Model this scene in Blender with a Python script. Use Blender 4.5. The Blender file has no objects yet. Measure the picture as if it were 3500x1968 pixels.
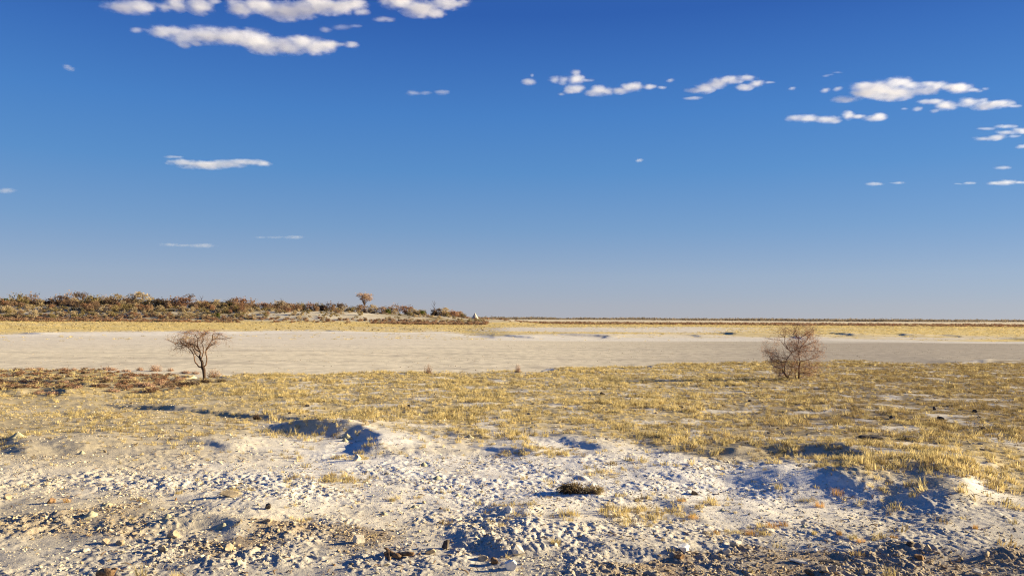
import bpy, math, random
import numpy as np
from mathutils import Vector, Matrix

# ---------------------------------------------------------------- camera, sky, sun, exposure
scene = bpy.context.scene
col = scene.collection
FPX, W0, H0 = 2700.0, 3500.0, 1968.0
CAM = np.array([0.0, 0.0, 2.8])
PITCH = math.atan(104 / FPX); ROLL = math.radians(0.30)
fwd = np.array([0, math.cos(PITCH), math.sin(PITCH)])
up0 = np.array([0, -math.sin(PITCH), math.cos(PITCH)])
rt0 = np.array([1.0, 0, 0])
rt = rt0 * math.cos(ROLL) + up0 * math.sin(ROLL)
upv = up0 * math.cos(ROLL) - rt0 * math.sin(ROLL)
cam_data = bpy.data.cameras.new('camera')
cam_data.sensor_width = 36; cam_data.lens = FPX / W0 * 36
cam_data.clip_start = 0.1; cam_data.clip_end = 120000
cam = bpy.data.objects.new('camera', cam_data); col.objects.link(cam)
m = Matrix(((rt[0], upv[0], -fwd[0], CAM[0]), (rt[1], upv[1], -fwd[1], CAM[1]), (rt[2], upv[2], -fwd[2], CAM[2]), (0, 0, 0, 1)))
cam.matrix_world = m
scene.camera = cam

SUN_EL, SUN_AZ = math.radians(14.5), math.radians(11)     # azimuth: from +X towards +Y
sdir = Vector((math.cos(SUN_EL) * math.cos(SUN_AZ), math.cos(SUN_EL) * math.sin(SUN_AZ), math.sin(SUN_EL)))
sun_data = bpy.data.lights.new('sun', 'SUN')
sun_data.energy = 4.2; sun_data.angle = math.radians(0.53); sun_data.color = (1.0, 0.85, 0.56)
sun = bpy.data.objects.new('sun', sun_data); col.objects.link(sun)
sun.rotation_euler = sdir.to_track_quat('Z', 'Y').to_euler(); sun.location = (60, 12, 30)

world = bpy.data.worlds.new('World'); scene.world = world; world.use_nodes = True
wn = world.node_tree.nodes; wl = world.node_tree.links
wn.clear()
sky = wn.new('ShaderNodeTexSky'); sky.sky_type = 'NISHITA'; sky.sun_disc = False
sky.sun_elevation = SUN_EL; sky.sun_rotation = math.radians(90) - SUN_AZ
sky.altitude = 2500; sky.air_density = 1.0; sky.dust_density = 0.2; sky.ozone_density = 6.0
bg = wn.new('ShaderNodeBackground'); bg.inputs['Strength'].default_value = 0.10
wo = wn.new('ShaderNodeOutputWorld')
EXPO = 1.9
sc1 = wn.new('ShaderNodeVectorMath'); sc1.operation = 'SCALE'; sc1.inputs['Scale'].default_value = 0.12
tcw = wn.new('ShaderNodeTexCoord'); sep = wn.new('ShaderNodeSeparateXYZ'); wl.new(tcw.outputs['Generated'], sep.inputs[0])
mrw = wn.new('ShaderNodeMath'); mrw.operation = 'POWER'; mrw.inputs[1].default_value = 0.5; mrw.use_clamp = True
mxw = wn.new('ShaderNodeMath'); mxw.operation = 'MAXIMUM'; mxw.inputs[1].default_value = 0.0
wl.new(sep.outputs['Z'], mxw.inputs[0]); wl.new(mxw.outputs[0], mrw.inputs[0])
rmp = wn.new('ShaderNodeValToRGB')                        # deep blue overhead fading to pale dusty air low down
stops = [(0.0, (0.45, 0.425, 0.485)), (0.017, (0.43, 0.425, 0.495)), (0.053, (0.36, 0.425, 0.55)), (0.111, (0.21, 0.36, 0.59)), (0.181, (0.112, 0.295, 0.615)),
         (0.249, (0.070, 0.235, 0.605)), (0.313, (0.043, 0.165, 0.53)), (0.362, (0.026, 0.115, 0.455)), (0.6, (0.026, 0.11, 0.44)), (1.0, (0.024, 0.10, 0.42))]
el = rmp.color_ramp.elements
el[0].position = 0.0; el[0].color = (*stops[0][1], 1); el[1].position = 1.0; el[1].color = (*stops[-1][1], 1)
for z_, c_ in stops[1:-1]:
    e_ = el.new(math.sqrt(z_)); e_.color = (*c_, 1)
wl.new(mrw.outputs[0], rmp.inputs['Fac'])
mixw = wn.new('ShaderNodeMix'); mixw.data_type = 'RGBA'; mixw.inputs[0].default_value = 0.78
wl.new(sky.outputs[0], sc1.inputs[0]); wl.new(sc1.outputs[0], mixw.inputs[6]); wl.new(rmp.outputs[0], mixw.inputs[7])
sc2 = wn.new('ShaderNodeVectorMath'); sc2.operation = 'SCALE'; sc2.inputs['Scale'].default_value = 10.0 / 2 ** EXPO
wl.new(mixw.outputs[2], sc2.inputs[0])
wl.new(sc2.outputs[0], bg.inputs['Color']); wl.new(bg.outputs[0], wo.inputs['Surface'])

scene.view_settings.view_transform = 'Standard'; scene.view_settings.look = 'None'
scene.view_settings.gamma = 1.0; scene.view_settings.use_curve_mapping = False
scene.view_settings.exposure = EXPO
scene.render.engine = 'CYCLES'
scene.cycles.max_bounces = 8; scene.cycles.diffuse_bounces = 3; scene.cycles.volume_bounces = 6
scene.cycles.transparent_max_bounces = 16
scene.cycles.use_denoising = True; scene.cycles.denoiser = 'OPENIMAGEDENOISE'; scene.cycles.denoising_prefilter = 'NONE'; scene.cycles.filter_width = 1.15

# ---------------------------------------------------------------- projection helpers
def project(x, y, z=0.0):
    px, py, pz = x - CAM[0], y - CAM[1], z - CAM[2]
    cx = px * rt[0] + py * rt[1] + pz * rt[2]
    cy = px * upv[0] + py * upv[1] + pz * upv[2]
    cz = px * fwd[0] + py * fwd[1] + pz * fwd[2]
    cz = np.maximum(cz, 0.5)
    return W0 / 2 + FPX * cx / cz, H0 / 2 - FPX * cy / cz
def ray(px, py):
    v = rt * ((px - W0 / 2) / FPX) - upv * ((py - H0 / 2) / FPX) + fwd
    return v
def G(px, py, z=0.0):
    v = ray(px, py); t = (z - CAM[2]) / v[2]
    return np.array([CAM[0] + v[0] * t, CAM[1] + v[1] * t])

# ---------------------------------------------------------------- numpy noise
def _h(ix, iy, seed):
    h = (ix.astype(np.int64) * 374761393 + iy.astype(np.int64) * 668265263 + seed * 144269504) & 0xffffffff
    h = ((h ^ (h >> 13)) * 1274126177) & 0xffffffff
    return ((h ^ (h >> 16)) & 0xffffff).astype(np.float64) / 16777216.0
def pn(x, y, seed=0):
    ix = np.floor(x); iy = np.floor(y); fx = x - ix; fy = y - iy
    u = fx * fx * fx * (fx * (fx * 6 - 15) + 10); v = fy * fy * fy * (fy * (fy * 6 - 15) + 10)
    def g(dx, dy):
        a = _h(ix + dx, iy + dy, seed) * 6.2831853
        return np.cos(a) * (fx - dx) + np.sin(a) * (fy - dy)
    a = g(0, 0) * (1 - u) + g(1, 0) * u; b = g(0, 1) * (1 - u) + g(1, 1) * u
    return (a * (1 - v) + b * v) * 1.5
def fbm(x, y, seed=0, o=3):
    s = 0; a = 1.0
    for k in range(o):
        s = s + a * pn(x * 2 ** k + 17 * k, y * 2 ** k - 9 * k, seed + k); a *= 0.5
    return s
def worley(x, y, seed=0):
    ix = np.floor(x); iy = np.floor(y)
    f1 = np.full(x.shape, 9.0); f2 = np.full(x.shape, 9.0); cr = np.zeros(x.shape)
    for dx in (-1, 0, 1):
        for dy in (-1, 0, 1):
            cx = ix + dx; cy = iy + dy
            d = np.hypot(cx + _h(cx, cy, seed) - x, cy + _h(cx, cy, seed + 7) - y)
            r = _h(cx, cy, seed + 13)
            nf = d < f1
            f2 = np.where(nf, f1, np.minimum(f2, d)); cr = np.where(nf, r, cr); f1 = np.where(nf, d, f1)
    return f1, f2, cr
def ss(a, b, x):
    t = np.clip((x - a) / (b - a), 0, 1); return t * t * (3 - 2 * t)

# ---------------------------------------------------------------- zones of the land
L1X = [-900, 0, 300, 560, 700, 780, 1000, 1400, 1750, 2000, 2300, 2600, 2900, 3250, 3500, 4500]   # shore of the pan
L1Y = [1262, 1262, 1262, 1278, 1288, 1284, 1276, 1270, 1266, 1254, 1240, 1233, 1231, 1240, 1223, 1215]
L2X = [-900, 0, 300, 600, 900, 1200, 1500, 1800, 2100, 2300, 2500, 2700, 2900, 3200, 3500, 4500]  # lower end of the grass
L2Y = [1510, 1505, 1490, 1465, 1452, 1470, 1485, 1488, 1498, 1530, 1560, 1605, 1650, 1690, 1745, 1800]
def hor(px): return 1088 + (px - 1750) * math.tan(ROLL)

# scarps: lip polyline in photo pixels (left to right), height, lip width, fade behind, wobble
SC = []; HS = 0.48
def scarp(pts, H, w=0.18, back=3.0, wob=0.12):
    SC.append((np.array([G(*p) for p in pts]), H * HS * 1.0, w * 1.5, back, wob))
scarp([(890, 1458), (1000, 1464), (1090, 1474), (1210, 1480), (1285, 1508), (1305, 1540), (1330, 1560)], 0.40, 0.36, 2.2, 0.15)
scarp([(890, 1464), (1000, 1470), (1100, 1480), (1220, 1492)], 0.26, 0.25, 2.0, 0.12)
scarp([(2480, 1600), (2780, 1655), (3080, 1672), (3380, 1730)], 0.56, 1.05, 5.0, 0.12)
scarp([(300, 1374), (430, 1384), (560, 1392), (700, 1406), (840, 1426), (960, 1436), (1080, 1452), (1190, 1466)], 0.17, 0.14, 4.0, 0.15)
scarp([(1195, 1464), (1400, 1482), (1560, 1494), (1700, 1504)], 0.09, 0.2, 2.0, 0.15)
scarp([(1640, 1525), (1740, 1540), (1850, 1558)], 0.13, 0.18, 1.4, 0.12)
scarp([(1830, 1495), (1930, 1505), (2010, 1530), (2110, 1545)], 0.14, 0.2, 1.5, 0.12)
scarp([(2240, 1500), (2330, 1530), (2400, 1560)], 0.10, 0.5, 2.0, 0.3)
scarp([(2380, 1548), (2520, 1556), (2660, 1548), (2800, 1560), (2920, 1580), (3000, 1600)], 0.36, 0.5, 4.0, 0.3)
scarp([(2730, 1648), (2860, 1656), (3000, 1640), (3130, 1640), (3240, 1670), (3300, 1705), (3360, 1730)], 0.34, 0.5, 4.5, 0.3)
scarp([(-60, 1495), (40, 1500), (90, 1530), (110, 1560)], 0.17, 0.3, 1.8, 0.15)
scarp([(120, 1520), (200, 1520), (265, 1530), (290, 1550)], 0.12, 0.3, 1.6, 0.15)
scarp([(540, 1515), (640, 1512), (740, 1520), (800, 1545)], 0.14, 0.25, 1.8, 0.15)
scarp([(460, 1808), (600, 1792), (720, 1790), (800, 1800), (860, 1830)], 0.17, 0.22, 1.6, 0.12)
scarp([(-60, 1745), (120, 1752), (260, 1760), (420, 1790)], 0.08, 0.2, 1.0, 0.12)
scarp([(1480, 1842), (1560, 1846), (1640, 1856), (1720, 1890), (1760, 1910)], 0.15, 0.2, 1.2, 0.1)
scarp([(1980, 1872), (2120, 1868), (2260, 1878), (2380, 1905)], 0.13, 0.2, 1.2, 0.12)
scarp([(2600, 1872), (2900, 1880), (3150, 1890), (3420, 1905), (3600, 1915)], 0.14, 0.3, 1.5, 0.18)
scarp([(2150, 1600), (2350, 1640), (2480, 1668)], 0.08, 0.2, 1.4, 0.15)
scarp([(2260, 1690), (2330, 1722), (2420, 1760)], 0.09, 0.2, 1.2, 0.12)
scarp([(1650, 1738), (1740, 1746), (1850, 1764)], 0.11, 0.2, 1.2, 0.12)
scarp([(1860, 1632), (1960, 1628), (2030, 1640)], 0.10, 0.15, 0.8, 0.08)
scarp([(2780, 1800), (2880, 1830), (2960, 1846)], 0.08, 0.2, 1.0, 0.1)
scarp([(-80, 1345), (60, 1346), (150, 1340), (200, 1346), (230, 1356)], 0.28, 0.2, 3.0, 0.2)
scarp([(215, 1324), (270, 1324), (310, 1332)], 0.22, 0.2, 3.0, 0.2)
scarp([(3240, 1236), (3330, 1234), (3420, 1232), (3480, 1240)], 0.45, 0.5, 7.0, 0.3)
scarp([(3330, 1478), (3420, 1482), (3500, 1492)], 0.12, 0.2, 1.5, 0.15)
for pts in ([(560, 1130), (680, 1133), (800, 1136)], [(1020, 1126), (1120, 1128), (1180, 1130)], [(1290, 1121), (1400, 1123), (1440, 1126)], [(60, 1134), (160, 1137)], [(1560, 1126), (1640, 1128)]): scarp(pts, 0.45, 0.8, 8.0, 0.8)
# scarps of the far bank
for pts, H in (([(1690, 1147), (1780, 1149), (1830, 1151)], 0.55), ([(1850, 1147), (1960, 1148), (2070, 1150), (2100, 1153)], 0.7),
               ([(2320, 1148), (2380, 1149), (2400, 1152)], 0.45), ([(2430, 1142), (2480, 1144), (2520, 1150)], 0.9),
               ([(2600, 1152), (2700, 1152), (2760, 1156)], 0.6), ([(2810, 1144), (2880, 1148), (2930, 1154)], 0.8),
               ([(3000, 1148), (3080, 1150), (3110, 1154)], 0.8), ([(3200, 1152), (3300, 1156)], 0.5), ([(3400, 1158), (3560, 1162)], 0.5)):
    scarp(pts, H * 0.75, 0.8, 9.0, 0.8)

def scarps_height(x, y):
    z = np.zeros(x.shape)
    for P, H, w, back, wob in SC:
        pad = back * 3 + 1.5
        m_ = (x > P[:, 0].min() - pad) & (x < P[:, 0].max() + pad) & (y > P[:, 1].min() - pad) & (y < P[:, 1].max() + pad)
        if not m_.any(): continue
        xs = x[m_]; ys = y[m_]
        f = 0.8 / max(w, 0.15) * 0.35
        xs = xs + wob * fbm(xs * f, ys * f, 51, 4); ys = ys + wob * fbm(xs * f, ys * f, 61, 4)
        best = np.full(xs.shape, 1e9); sg = np.zeros(xs.shape); tt = np.zeros(xs.shape)
        seg = np.hypot(*(P[1:] - P[:-1]).T); cum = np.concatenate([[0], np.cumsum(seg)]); L = cum[-1]
        for i in range(len(P) - 1):
            a = P[i]; e = P[i + 1] - a; l2 = e @ e
            t = np.clip(((xs - a[0]) * e[0] + (ys - a[1]) * e[1]) / l2, 0, 1)
            qx = xs - a[0] - t * e[0]; qy = ys - a[1] - t * e[1]
            d = np.hypot(qx, qy); nb = d < best
            best = np.where(nb, d, best)
            sg = np.where(nb, np.where(e[0] * qy - e[1] * qx > 0, 1.0, -1.0), sg)
            tt = np.where(nb, (cum[i] + t * seg[i]) / L, tt)
        s = best * sg
        ch = P[-1] - P[0]; CL = np.hypot(*ch); ax = ((xs - P[0][0]) * ch[0] + (ys - P[0][1]) * ch[1]) / CL; sp = np.maximum(s, 0)
        endw = ss(0, 1, (ax + 0.5 * sp) / (0.3 * CL + 0.7 * sp)) * ss(0, 1, (CL - ax + 0.5 * sp) / (0.2 * CL + 0.7 * sp))
        front = ss(-w, w * 0.25, s)
        z[m_] += H * endw * front * np.exp(-np.maximum(s, 0) / back)
        z[m_] -= 0.22 * H * endw * np.exp(-((s + w * 1.6) / (w * 2.2)) ** 2)
    return z

RC = [(-420, 372), (-300, 366), (-227, 360), (-150, 355), (-90, 360), (-45, 366), (-15, 372), (15, 380)]   # crest of the ridge
RH = [7.4, 7.2, 7.0, 6.4, 5.2, 4.0, 2.6, 0.5]
def ridge_height(x, y):
    xs = [p[0] for p in RC]
    cy = np.interp(x, xs, [p[1] for p in RC]); h = np.interp(x, xs, RH)
    h = h * (1 + 0.10 * pn(x / 35, y / 35, 71)) * ss(26, -6, x)
    prof = np.where(y < cy, ss(-62, 2, y - cy), 1 - 0.75 * ss(20, 220, y - cy))
    return h * prof

def zones(x, y):
    px, py = project(x, y)
    back = (y < 2.0)
    px = np.where(back, 1750, px); py = np.where(back, 3000, py)
    px = np.clip(px, -2500, 6000)
    return px, py
def wobble(px, py, x, y):
    d = np.hypot(x, y)
    return fbm(x / 2.2, y / 2.2, 5, 3) * (0.9 * FPX * 2.8 / np.maximum(d, 6) ** 2)

def shore(px, py, x, y):                                   # 1 on the shore side, 0 on the pan
    l1 = np.interp(px, L1X, L1Y)
    return ss(-5, 4, py - l1 + np.clip(2.4 * wobble(px, py, x, y), -14, 14))
def grass_mask(px, py, x, y):
    l1 = np.interp(px, L1X, L1Y); l2 = np.interp(px, L2X, L2Y)
    wb = wobble(px, py, x, y)
    g = ss(-4, 8, py - l1 + np.clip(2.4 * wb, -13, 13)) * ss(75, -45, py - l2 + 2.6 * wb)
    # left of the tree the lower strip is thinner
    thin = ss(900, 500, px) * ss(1352, 1372, py)
    g = g * (1 - 0.25 * thin)
    bare = ss(0.15, 0.6, fbm(x / 1.3, y / 1.3, 23, 3)) * 0.6
    return np.clip(g * (1 - bare), 0, 1)
PATCH = [(1170, 1640, 95, 28), (2050, 1622, 75, 16), (2180, 1760, 130, 42), (2300, 1738, 110, 18), (2120, 1740, 80, 20), (1760, 1738, 90, 14),
         (1850, 1548, 160, 20), (1700, 1752, 60, 10), (2560, 1806, 110, 16), (2620, 1790, 60, 14), (2450, 1708, 90, 10), (2380, 1760, 60, 16), (1950, 1768, 50, 8),
         (2480, 1818, 60, 8), (3050, 1832, 60, 9), (2960, 1842, 60, 10), (1350, 1706, 30, 10), (1030, 1782, 60, 8), (1500, 1790, 50, 8), (2820, 1556, 330, 22), (3000, 1640, 260, 26), (1200, 1560, 80, 8),
         (3300, 1650, 200, 40), (820, 1690, 55, 10), (2750, 1700, 40, 8)]
def patch_mask(px, py):
    z = np.zeros(px.shape)
    for cx, cy, rx, ry in PATCH:
        z = np.maximum(z, ss(1.15, 0.55, np.hypot((px - cx) / rx, (py - cy) / ry)))
    return z
def rough_mask(px, py, x, y):
    wb = np.clip(wobble(px, py, x, y), -40, 40)
    a = ss(1600, 1640, py + wb) * ss(1730, 1690, py + wb) * ss(1300, 1000, px) * 0.9
    b = ss(1735, 1760, py + wb) * ss(1850, 1815, py + wb) * ss(560, 420, px)
    c = ss(1790, 1815, py + wb) * ss(400, 520, px) * ss(1500, 1300, px) * ss(1990, 1930, py + wb + 0.06 * (1400 - px))
    d = ss(1740, 1780, py + wb) * ss(1450, 1600, px) * ss(2150, 2000, px)
    e = ss(1868, 1890, py + wb) * ss(1900, 2060, px)
    f = ss(1530, 1600, py) * 0.35
    return np.clip(np.maximum.reduce([a, b, c, d, e, f]), 0, 1)
def brown_mask(px, py, x, y):
    wb = np.clip(wobble(px, py, x, y), -40, 40)
    b = ss(1738, 1765, py + wb) * ss(1850, 1815, py + wb) * ss(560, 420, px) * 0.7
    c = ss(1795, 1820, py + wb) * ss(1890, 1850, py + wb) * ss(560, 700, px) * ss(1420, 1300, px)
    e = ss(1868, 1892, py + wb) * ss(1950, 2100, px)
    return np.clip(np.maximum.reduce([b, c, e]), 0, 1)

def height(x, y):
    x = np.asarray(x, float); y = np.asarray(y, float)
    d = np.hypot(x, y); px, py = zones(x, y)
    near = ss(62, 35, d); sh = shore(px, py, x, y)
    z = -0.28 * (1 - sh) * ss(20, 30, d)
    z = z + near * sh * (0.06 * fbm(x / 5.5, y / 5.5, 1, 2) + 0.024 * fbm(x / 1.5, y / 1.5, 2, 3))
    nn = ss(45, 18, d)
    rg = rough_mask(px, py, x, y); gm = np.maximum(grass_mask(px, py, x, y), 0.6 * patch_mask(px, py))
    z = z + near * sh * (0.007 + 0.014 * gm + 0.010 * rg) * np.maximum(fbm(x / 0.42, y / 0.42, 3, 2), -0.5)
    sel = nn > 0
    if sel.any():
        xs = x[sel]; ys = y[sel]
        wx = xs + 0.05 * pn(xs / 0.2, ys / 0.2, 31); wy = ys + 0.05 * pn(xs / 0.2, ys / 0.2, 32)
        f1, f2, cr = worley(wx / 0.22, wy / 0.22, 9)
        crust = np.where(cr > 0.45, np.clip(0.62 - f1, 0, 1) ** 0.7 * (cr - 0.35), 0)
        g1, g2, cs = worley(wx / 0.11, wy / 0.11, 19)
        chips = np.where(cs > 0.5, np.clip(0.6 - g1, 0, 1) ** 0.7 * (cs - 0.3), 0)
        amp = 0.26 + 0.74 * rg[sel]
        sm = 0.15 + 0.85 * ss(-0.35, 0.25, fbm(xs / 1.3, ys / 1.6, 41, 3))
        e1 = ss(0.06, 0.11, fbm(wx / 0.20, wy / 0.32, 43, 3)); e2 = ss(0.12, 0.18, fbm(wx / 0.09, wy / 0.15, 47, 2))
        z[sel] += nn[sel] * amp * sm * (0.012 * crust + 0.02 * chips + 0.017 * e1 + 0.017 * e2 + 0.009 * fbm(xs / 0.07, ys / 0.07, 4, 2))
    z = z + scarps_height(x, y)
    far = ss(110, 150, d)
    z = z + far * 0.16 * fbm(x / 30, y / 14, 6, 3)
    # bank on the far side of the pan, right
    l3 = np.interp(px, [1500, 1690, 1900, 2500, 3000, 3500], [1131, 1149, 1150, 1153, 1156, 1162])
    z = z + ss(1580, 1750, px) * ss(4, -6, py - l3) * 0.55 * ss(90, 120, d) * ss(520, 300, d)
    # gentle rise to the ridge on the left
    z = z + ss(140, 310, d) * ss(30, -90, x) * 1.0 * ss(900, 500, d)
    z = z + ridge_height(x, y) * ss(250, 280, d)
    return z

def lerp(a, b, t): return a + (b - a) * t[..., None]
C = {k: np.array(v) for k, v in dict(
    salt=(0.66, 0.62, 0.55), beige=(0.48, 0.41, 0.29), grey=(0.40, 0.365, 0.31), brown=(0.27, 0.21, 0.145), soil=(0.39, 0.31, 0.17),
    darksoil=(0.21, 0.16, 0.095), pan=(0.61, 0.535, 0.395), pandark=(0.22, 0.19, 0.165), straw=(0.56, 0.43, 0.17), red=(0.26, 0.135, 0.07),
    chalk=(0.53, 0.465, 0.345), olive=(0.24, 0.19, 0.10), panpale=(0.56, 0.51, 0.44)).items()}
def albedo(x, y):
    d = np.hypot(x, y); px, py = zones(x, y)
    wb = wobble(px, py, x, y); h = hor(px)
    n1 = fbm(x / 3.0, y / 3.0, 81, 3); n2 = fbm(x / 0.7, y / 0.7, 82, 3)
    sh = shore(px, py, x, y); gm = grass_mask(px, py, x, y); pm = patch_mask(px, py)
    # shore
    c = np.broadcast_to(C['salt'], x.shape + (3,)).copy()
    c = lerp(c, C['beige'], np.clip(ss(1250, 300, px) * ss(1640, 1440, py) * 0.9 + 0.7 * ss(1300, 300, px) + 0.5 * ss(1650, 1800, py) + 0.3 * n1, 0, 1))
    c = lerp(c, C['grey'], np.clip(ss(1780, 1880, py) * 0.85 + 0.12 * n1, 0, 1))
    c = lerp(c, C['grey'], np.clip(ss(2500, 3400, px) * ss(1650, 1760, py) * 0.6, 0, 1))
    c = lerp(c, C['brown'], brown_mask(px, py, x, y) * np.clip(0.75 + 0.5 * n2, 0, 1))
    soil = lerp(np.broadcast_to(C['soil'], c.shape), C['darksoil'], ss(1900, 3000, px) * ss(1620, 1480, py) * 0.95)
    c = lerp(c, soil, np.clip(gm * 0.95 + 0.2 * n2 * gm, 0, 1))
    c = lerp(c, C['beige'], pm * 0.35)
    lft = ss(620, 480, px) * ss(1255, 1270, py) * ss(1350, 1335, py)
    c = lerp(c, C['olive'], lft * np.clip(0.5 + n2, 0, 1) * 0.8)
    # pan
    p = lerp(np.broadcast_to(C['pan'], c.shape), C['pandark'], ss(1500, 3100, px + 90 * n1) * 0.75)  # pan darkens to the right: vignette-like shade mixed into the albedo
    p = lerp(p, C['pandark'], np.clip(0.05 + 0.3 * fbm(x / 16, y / 3, 84, 3) + 0.3 * fbm(x / 1.1, y / 2.6, 95, 4) * ss(120, 50, d), 0, 0.55) * ss(1150, 1180, py))
    p = lerp(p, C['pandark'], ss(0.12, 0.0, np.abs(fbm(x / 40, y / 5, 92, 2))) * 0.14)
    p = p * (1 + 0.13 * fbm(x / 0.6, y / 1.6, 94, 3) * ss(140, 60, d))[..., None]
    p = lerp(p, C['panpale'], ss(1200, 1150, py) * ss(2000, 1100, px) * 0.6)
    l3 = np.interp(px, [-900, 0, 500, 1000, 1500, 1690, 1900, 2500, 3000, 3500, 4500], [1138, 1138, 1133, 1129, 1131, 1147, 1150, 1153, 1156, 1162, 1168])
    p = lerp(p, C['salt'], ss(l3 + 11, l3 + 3, py + 4 * fbm(x / 25, y / 12, 93, 2)) * 0.6)
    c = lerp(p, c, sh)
    # far side of the pan
    l3 = np.interp(px, [-900, 0, 500, 1000, 1500, 1690, 1900, 2500, 3000, 3500, 4500], [1138, 1138, 1133, 1129, 1131, 1147, 1150, 1153, 1156, 1162, 1168])
    nb = fbm(x / 40, y / 10, 85, 3)
    fs = ss(1.5, -1.5, py - l3 + 3 * nb)
    q = lerp(np.broadcast_to(C['straw'], c.shape), C['beige'], np.clip(0.15 + 0.5 * fbm(x / 60, y / 20, 86, 3), 0, 1))
    rp = ss(1500, 1750, px)                               # right part: stripes of grass, pan and red scrub
    stripe = ss(1119, 1123, py + 3 * nb) * ss(l3 - 9, l3 - 13, py + 3 * nb) * ss(2750, 2350, px)
    q = lerp(q, C['panpale'], stripe * rp * 0.9)
    q = lerp(q, C['red'], rp * np.clip(ss(h + 9, h + 12, py) * ss(h + 22, h + 19, py) * (0.8 + 1.0 * fbm(x / 45, y / 30, 87, 3)), 0, 1))
    q = lerp(q, C['panpale'], rp * ss(h + 10, h + 8.5, py) * 0.55)
    edge = ss(l3 - 8, l3 - 1, py) * np.clip(0.5 + 1.6 * fbm(x / 22, y / 9, 88, 3), 0, 1)
    q = lerp(q, C['panpale'], edge * 0.9)
    # ridge
    rh = ridge_height(x, y)
    onr = ss(0.2, 1.2, rh) * ss(250, 290, d) * ss(40, 0, x)
    ro = lerp(np.broadcast_to(C['beige'], c.shape), C['olive'], np.clip(0.45 + fbm(x / 12, y / 12, 89, 3), 0, 1))
    ch = ss(-112, -96, x) * ss(-46, -62, x) * ss(0.35, 0.8, rh) * ss(5.4, 4.0, rh)
    ro = lerp(ro, C['chalk'], np.clip(ch * (1.0 + 0.8 * fbm(x / 9, y / 9, 90, 3)), 0, 1))
    q = lerp(q, ro, onr)
    c = lerp(c, q, fs)
    return np.clip(c * (1 + 0.10 * n2[..., None] + 0.06 * n1[..., None]), 0.01, 0.9)

# ---------------------------------------------------------------- materials
def mat(name):
    m_ = bpy.data.materials.new(name); m_.use_nodes = True
    nt = m_.node_tree; b = nt.nodes['Principled BSDF']
    b.inputs['Roughness'].default_value = 0.95; b.inputs['Specular IOR Level'].default_value = 0.15
    return m_, nt, b
def noise_mat(name, c1, c2, scale=20, rough=0.95, bump=0.0, rnd=0.0, coord='Object'):
    m_, nt, b = mat(name); N = nt.nodes; Lk = nt.links
    tc = N.new('ShaderNodeTexCoord'); nz = N.new('ShaderNodeTexNoise')
    nz.inputs['Scale'].default_value = scale; nz.inputs['Detail'].default_value = 4
    Lk.new(tc.outputs[coord], nz.inputs['Vector'])
    rp = N.new('ShaderNodeValToRGB'); rp.color_ramp.elements[0].position = 0.35; rp.color_ramp.elements[1].position = 0.65
    rp.color_ramp.elements[0].color = (*c1, 1); rp.color_ramp.elements[1].color = (*c2, 1)
    Lk.new(nz.outputs['Fac'], rp.inputs['Fac'])
    out = rp.outputs['Color']
    if rnd:
        oi = N.new('ShaderNodeObjectInfo'); hs = N.new('ShaderNodeHueSaturation')
        mp = N.new('ShaderNodeMapRange'); mp.inputs['To Min'].default_value = 1 - rnd; mp.inputs['To Max'].default_value = 1 + rnd
        Lk.new(oi.outputs['Random'], mp.inputs['Value']); Lk.new(mp.outputs[0], hs.inputs['Value'])
        Lk.new(out, hs.inputs['Color']); out = hs.outputs['Color']
    Lk.new(out, b.inputs['Base Color']); b.inputs['Roughness'].default_value = rough
    if bump:
        bp = N.new('ShaderNodeBump'); bp.inputs['Strength'].default_value = bump; bp.inputs['Distance'].default_value = 0.02
        Lk.new(nz.outputs['Fac'], bp.inputs['Height']); Lk.new(bp.outputs[0], b.inputs['Normal'])
    return m_
def leaf_mat(name, c1, c2, trans=0.35, rnd=0.2, scale=6):
    m_ = bpy.data.materials.new(name); m_.use_nodes = True; nt = m_.node_tree; N = nt.nodes; Lk = nt.links; N.clear()
    tc = N.new('ShaderNodeTexCoord'); nz = N.new('ShaderNodeTexNoise'); nz.inputs['Scale'].default_value = scale
    Lk.new(tc.outputs['Object'], nz.inputs['Vector'])
    rp = N.new('ShaderNodeValToRGB'); rp.color_ramp.elements[0].position = 0.35; rp.color_ramp.elements[1].position = 0.65
    rp.color_ramp.elements[0].color = (*c1, 1); rp.color_ramp.elements[1].color = (*c2, 1)
    Lk.new(nz.outputs['Fac'], rp.inputs['Fac'])
    oi = N.new('ShaderNodeObjectInfo'); hs = N.new('ShaderNodeHueSaturation')
    mp = N.new('ShaderNodeMapRange'); mp.inputs['To Min'].default_value = 1 - rnd; mp.inputs['To Max'].default_value = 1 + rnd
    Lk.new(oi.outputs['Random'], mp.inputs['Value']); Lk.new(mp.outputs[0], hs.inputs['Value']); Lk.new(rp.outputs[0], hs.inputs['Color'])
    df = N.new('ShaderNodeBsdfDiffuse'); tl = N.new('ShaderNodeBsdfTranslucent'); mx = N.new('ShaderNodeMixShader')
    mx.inputs[0].default_value = trans; o = N.new('ShaderNodeOutputMaterial')
    Lk.new(hs.outputs[0], df.inputs[0]); Lk.new(hs.outputs[0], tl.inputs[0])
    Lk.new(df.outputs[0], mx.inputs[1]); Lk.new(tl.outputs[0], mx.inputs[2]); Lk.new(mx.outputs[0], o.inputs['Surface'])
    return m_

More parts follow.
